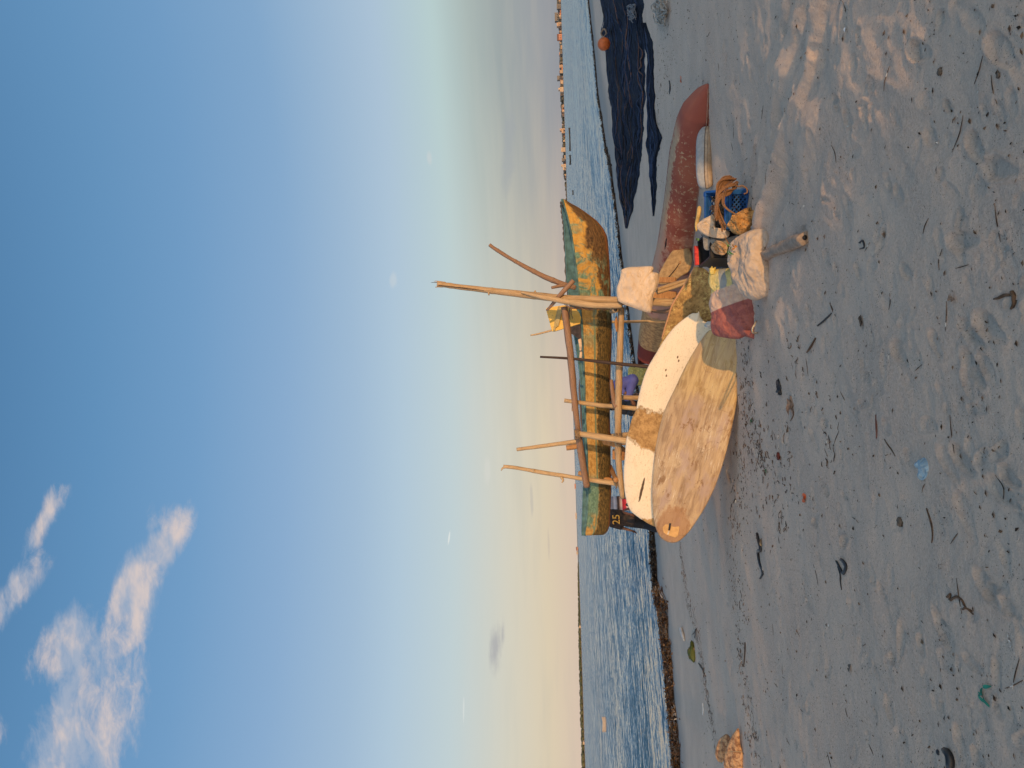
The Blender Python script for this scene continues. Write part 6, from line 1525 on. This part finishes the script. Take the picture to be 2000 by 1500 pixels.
stick('straight_stick', [(1456, 1255), (1456, 1275), (1453, 1302)], .009, simple('dark_stick', (0.05, 0.038, 0.03)), 'straight dark stick lying alone between husk and black rubber strip', 'stick')
leafy('paper_scrap', 1657, 1306, 2, .035, .018, M_stone, 'grey-brown folded scrap alone on smooth sand', 'scrap', .01)
leafy('orange_peel', 1331, 154, 2, .06, .03, M_ors, 'orange scrap on the sand near the red hull tip', 'plastic scrap', .01)
stick('black_stick', [(1308, 158), (1310, 170), (1308, 184)], .014, M_bk, 'short black stick on the sand near the orange scrap', 'stick')
lump('dark_pebble', 1955, 146, .012, (1, .9, .5), M_stone, 'tiny dark stone on shaded sand beyond the lit rise', 'stone')
leafy('grey_leaf', 1868, 585, 2, .035, .012, M_lf, 'shrivelled brown leaf fragment near the forked driftwood', 'leaf', .01)
stick('curled_weed', [(1685, 474), (1690, 470), (1693, 482), (1686, 486)], .006, M_bk, 'curled black weed in front of the sandy log', 'weed')
leafy('brown_leaf', 1725, 452, 3, .032, .014, M_lf, 'brown leaf scraps next to the curled black weed', 'leaf', .015)
lump('dark_stone', 1837, 140, .016, (1, .8, .6), M_stone, 'small dark stone on the lit rise', 'stone')
leafy('husk_flake', 1682, 628, 4, .038, .02, M_br, 'brown husk flake next to the crossed sticks', 'husk', .012)
# large split dry pod at the left edge
LP1 = Slab([(1441, 1422), (1444, 1432), (1446, 1455), (1451, 1475), (1450, 1500), (1444, 1520), (1426, 1516), (1414, 1495), (1418, 1465), (1428, 1440)], (1436, 1470), gd(1450, 1470) + .04, tilt=45, yaw=-10, tf=.05, tb=.04, p=2.4, q=1.8, n=90, rings=14, wr=.02, wscale=(9, 12), wseed=61)
M_pod = material('dry_pod', lambda nt: (nt.mix(nt.ss(nt.noise(nt.tc('UV'), 16, 6, .7), .42, .60), (0.42, 0.26, 0.14), (0.17, 0.085, 0.045)), nt.bump(nt.noise(nt.tc('UV'), 16, 6, .7), .7, .012), None))
l1 = LP1.obj('dry_husk', M_pod); tag(l1, 'front half of a split brown dry husk tied with a cord', 'husk')
V_, F_, U_ = tube_geo([LP1.on(1416, 1471, -.03), LP1.on(1428, 1468, .002), LP1.on(1438, 1468, .002), LP1.on(1450, 1468, -.04)], [.003, .004, .003], n=20, seg=6)
mk('cord', V_, F_, simple('husk_cord', (0.30, 0.23, 0.14)), l1, None, U_)
LP2 = Slab([(1420, 1434), (1426, 1444), (1420, 1468), (1412, 1488), (1402, 1486), (1397, 1470), (1402, 1450), (1411, 1438)], (1410, 1465), gd(1436, 1465) + .22, tilt=40, yaw=-10, tf=.04, p=2.4, q=1.8, n=80, rings=12, wr=.02, wscale=(9, 12), wseed=63)
l2 = LP2.obj('dry_husk', M_pod); tag(l2, 'darker rear half of the split brown dry husk', 'husk')
leafy('green_bit', 1411, 1484, 2, .05, .018, M_gr2, 'green plastic bit beside the split dry husk', 'plastic scrap', .01)
# pieces by the waterline
tag(tube('clear_bottle', [gp(1333, 1227, .035), gp(1337, 1242, .035), gp(1339, 1251, .03)], [.03, .034, .033, .014], simple('clear_film', (0.30, 0.32, 0.34), rough=.15, spec=.6), None, gp(1336, 1240), n=20, seg=12), 'clear plastic bottle lying on the wet sand near the seaweed', 'bottle')
lump('weedy_rag', 1356, 1275, .17, (1.0, .7, .45), material('weedy_rag', multi_fn([(0, (0.03, 0.05, 0.012)), (.5, (0.07, 0.085, 0.025)), (.75, (0.12, 0.05, 0.035)), (1, (0.2, 0.19, 0.16))], 9)), 'weed-grown rag lump on the sand between seaweed line and stick', 'rag', .5, 1.4)
stick('white_straw', [(1373, 1373), (1374, 1386), (1373, 1396)], .012, M_whs, 'short white plastic pipe between the seaweed and the dry husk', 'pipe')
stick('grey_branch', [(1366, 1296), (1372, 1306), (1376, 1316)], .016, simple('grey_branch', (0.09, 0.075, 0.06)), 'grey branch end beside the weed-grown rag', 'branch')
stick('dark_branch', [(1352, 1240), (1356, 1236), (1360, 1230), (1357, 1246)], .012, M_bk, 'dark forked twig between the bottle and the weed-grown rag', 'twig')
# ------------------------------------------------------------------ far shore
def far(x, y, d, z=None):
    p = P(x, y, d)
    if z is not None: p.z = z
    return p
DF = 1650.0
def strip(name, ya, yb, d0, prof, mat, kind, label=None, cat=None):
    V_, Fc = [], []; n = 160; k = 4
    for i in range(n):
        y = ya + (yb - ya) * i / (n - 1); x = ray(1110, y).x
        h = prof(y)
        for dd, hh in ((0, -1.5), (3, h * .25 + .3), (30, h * .7 + .4), (90, h + .4), (240, h * .6)):
            V_.append(Vector((x * (d0 + dd), d0 + dd, SEA + hh)))
    W_ = 5
    Fc = [(i * W_ + j, i * W_ + j + 1, (i + 1) * W_ + j + 1, (i + 1) * W_ + j) for i in range(n - 1) for j in range(4)]
    o = mk(name, V_, Fc, mat, None, Vector((V_[0].x, d0, SEA))); return tag(o, label, cat, kind=kind)
M_land = simple('far_land', (0.26, 0.19, 0.12), sc_=.02)
strip('far_shore', 415, -260, DF, lambda y: .9, M_land, 'structure')
strip('far_spit', 1900, 1070, DF * .85, lambda y: 0.5 + 1.0 * sstep(np.array(y), 1080, 1350), M_land, 'structure')
strip('far_beach', 1090, 385, DF * 1.5, lambda y: 0.4, M_land, 'structure')
M_wood = material('far_wood', lambda nt: (nt.mix(nt.ss(nt.noise(nt.tc('Object'), .12, 5, .7), .35, .65), (0.05, 0.06, 0.032), (0.105, 0.105, 0.055)), None, None))
M_wood2 = material('far_town_trees', lambda nt: (nt.mix(nt.ss(nt.noise(nt.tc('Object'), .12, 5, .7), .35, .65), (0.075, 0.072, 0.056), (0.13, 0.118, 0.085)), None, None))
fr_ = random.Random(3)
def wood(name, ya, yb, d0, hf, n, mat, label):
    mb = MB()
    for j in range(n):
        y = fr_.uniform(ya, yb); dd = d0 + fr_.uniform(8, 90); h = hf(y) * d0 / F * fr_.uniform(.62, 1.0)
        if h < 0.5: continue
        x = ray(1110, y).x * dd; w_ = h * fr_.uniform(.7, 1.3)
        V_, F_ = ico((x, dd, SEA + h * .55), 1, 2, .30, 1.6, (w_ * .75, w_ * .75, h * .52), j); mb.add(V_, F_)
    o = mb.obj(name, mat, None, Vector((ray(1110, (ya + yb) / 2).x * d0, d0, SEA))); return tag(o, label, 'trees', kind='stuff')
wood('far_trees', 1650, 1092, DF * .85, lambda y: float(np.interp(y, [1090, 1110, 1200, 1300, 1500, 1600], [1.2, 3.2, 5.0, 6.6, 7.6, 8])), 520, M_wood, 'low even belt of trees along the empty far shore')
wood('far_trees', -200, 400, DF, lambda y: float(np.interp(y, [-100, 20, 60, 100, 190, 240, 300, 345, 365, 400], [7, 8, 6, 6, 7.5, 6, 6.5, 6, 3.6, 2.6])), 420, M_wood2, 'grey-green trees among the houses of the far town')
# houses of the far town: one mesh per kind, every house an object of its own
def house_mesh(kind):
    mb = MB()
    if kind == 'flat':
        mb.box((0, 0, .5), (1, 1, 1)); mb.box((0, 0, 1.03), (1.06, 1.06, .07))
    elif kind == 'gable':
        mb.box((0, 0, .36), (1, 1, .72)); mb.add([(-.56, -.55, .72), (.56, -.55, .72), (.56, .55, .72), (-.56, .55, .72), (-.56, 0, 1.1), (.56, 0, 1.1)], [(0, 1, 5, 4), (2, 3, 4, 5), (0, 4, 3), (1, 2, 5), (3, 2, 1, 0)], None, 1)
    else:
        mb.box((-.18, 0, .32), (.64, 1, .64)); mb.box((.28, .02, .5), (.44, .96, 1.0)); mb.box((.28, .02, 1.02), (.5, 1.02, .05)); mb.box((-.18, 0, .66), (.66, 1.04, .05))
    for fx in (-.32, -.06, .22):
        for fz in ((.28, .62) if kind != 'gable' else (.34,)):
            if kind == 'step' and fx < 0 and fz > .5: continue
            mb.box((fx, -.497, fz), (.12, .03, .17), None, 2)
    return mb
def wall_mat(nm, col): return simple(nm, col, var=0.12, sc_=.3)
WM = [wall_mat('sunlit_wall', (0.42, 0.30, 0.22)), wall_mat('cream_wall', (0.48, 0.38, 0.29)), wall_mat('pink_wall', (0.46, 0.22, 0.15)), wall_mat('grey_wall', (0.17, 0.16, 0.16))]
M_roof = simple('far_roof', (0.20, 0.10, 0.07), sc_=.3); M_win = simple('far_window', (0.05, 0.045, 0.045), sc_=.3)
HM = {}
for kd in ('flat', 'gable', 'step'):
    for wi in range(4):
        mb = house_mesh(kd); me = bpy.data.meshes.new('house_' + kd); me.from_pydata(mb.V, [], mb.F)
        for q in (WM[wi], M_roof, M_win): me.materials.append(q)
        me.polygons.foreach_set('material_index', mb.M); HM[kd, wi] = me
WN = ('orange-lit', 'cream', 'pinkish', 'grey'); KN = {'flat': 'flat-roofed house', 'gable': 'house with a pitched roof', 'step': 'house of two heights'}
hs_ = []
for j in range(270):
    y = fr_.uniform(-60, 345)
    if 187 < y < 203 or 228 < y < 242: continue
    hs_.append((y, fr_.uniform(2.4, 5.2) * (1.25 if 95 < y < 190 else .9 if y < 250 else .72), fr_.uniform(2.6, 7.5), fr_.choice(('flat', 'flat', 'gable', 'step')), fr_.choices((0, 1, 2, 3), (6, 3, 2, 2) if not 70 < y < 108 else (1, 1, 1, 5))[0], DF + fr_.uniform(-2, 60)))
hs_ += [(12, 8, 9, 'flat', 3, DF), (33, 12.5, 17, 'flat', 3, DF + 40), (48, 9, 7, 'flat', 0, DF + 2), (72, 9, 11, 'gable', 2, DF), (152, 11.5, 8, 'flat', 3, DF + 20), (176, 10, 8, 'step', 1, DF), (256, 9.5, 9, 'step', 0, DF + 4), (292, 8, 8, 'flat', 1, DF), (312, 7.5, 6, 'flat', 3, DF + 10), (326, 9, 10, 'step', 1, DF - 2)]
for y, hp, wp, kd, wi, d in hs_:
    o = bpy.data.objects.new(kd + '_house' if kd != 'step' else 'stepped_house', HM[kd, wi]); COL.objects.link(o)
    o.location = (ray(1110, y).x * d, d, SEA + .6); o.scale = (wp * d / F, 8, .92 * hp * d / F); o.rotation_euler = (0, 0, fr_.uniform(-.25, .25))
    tag(o, 'tiny %s %s in the sunlit town across the water' % (WN[wi], KN[kd]), 'house', 'houses of the far town')
for y, hp, wp, kd, wi, d, lab in ((1008, 2.4, 12, 'flat', 1, DF * 1.45, 'tiny pale low house on the horizon behind the canoe stern'), (1072, 3.6, 6, 'gable', 2, DF * 1.0, 'tiny pinkish house at the tip of the far spit'), (1080, 3.2, 5, 'flat', 1, DF * 1.0, 'tiny pale house next to the pinkish one at the tip of the far spit'), (1224, 3.0, 4, 'flat', 1, DF * .849, 'single pale hut on the shore under the far trees'), (800, 3, 6, 'gable', 1, DF * 1.45, 'tiny lone house on the horizon between the rack posts'), (950, 2.4, 9, 'flat', 2, DF * 1.45, 'tiny low pink house on the horizon beside the knotty outer post'), (1450, 3, 5, 'flat', 1, DF * .848, 'tiny pale hut under the far trees near the picture edge')):
    o = bpy.data.objects.new('shore_house', HM[kd, wi]); COL.objects.link(o)
    o.location = (ray(1110, y).x * d, d, SEA + .3); o.scale = (wp * d / F, 6, hp * d / F); tag(o, lab, 'house')
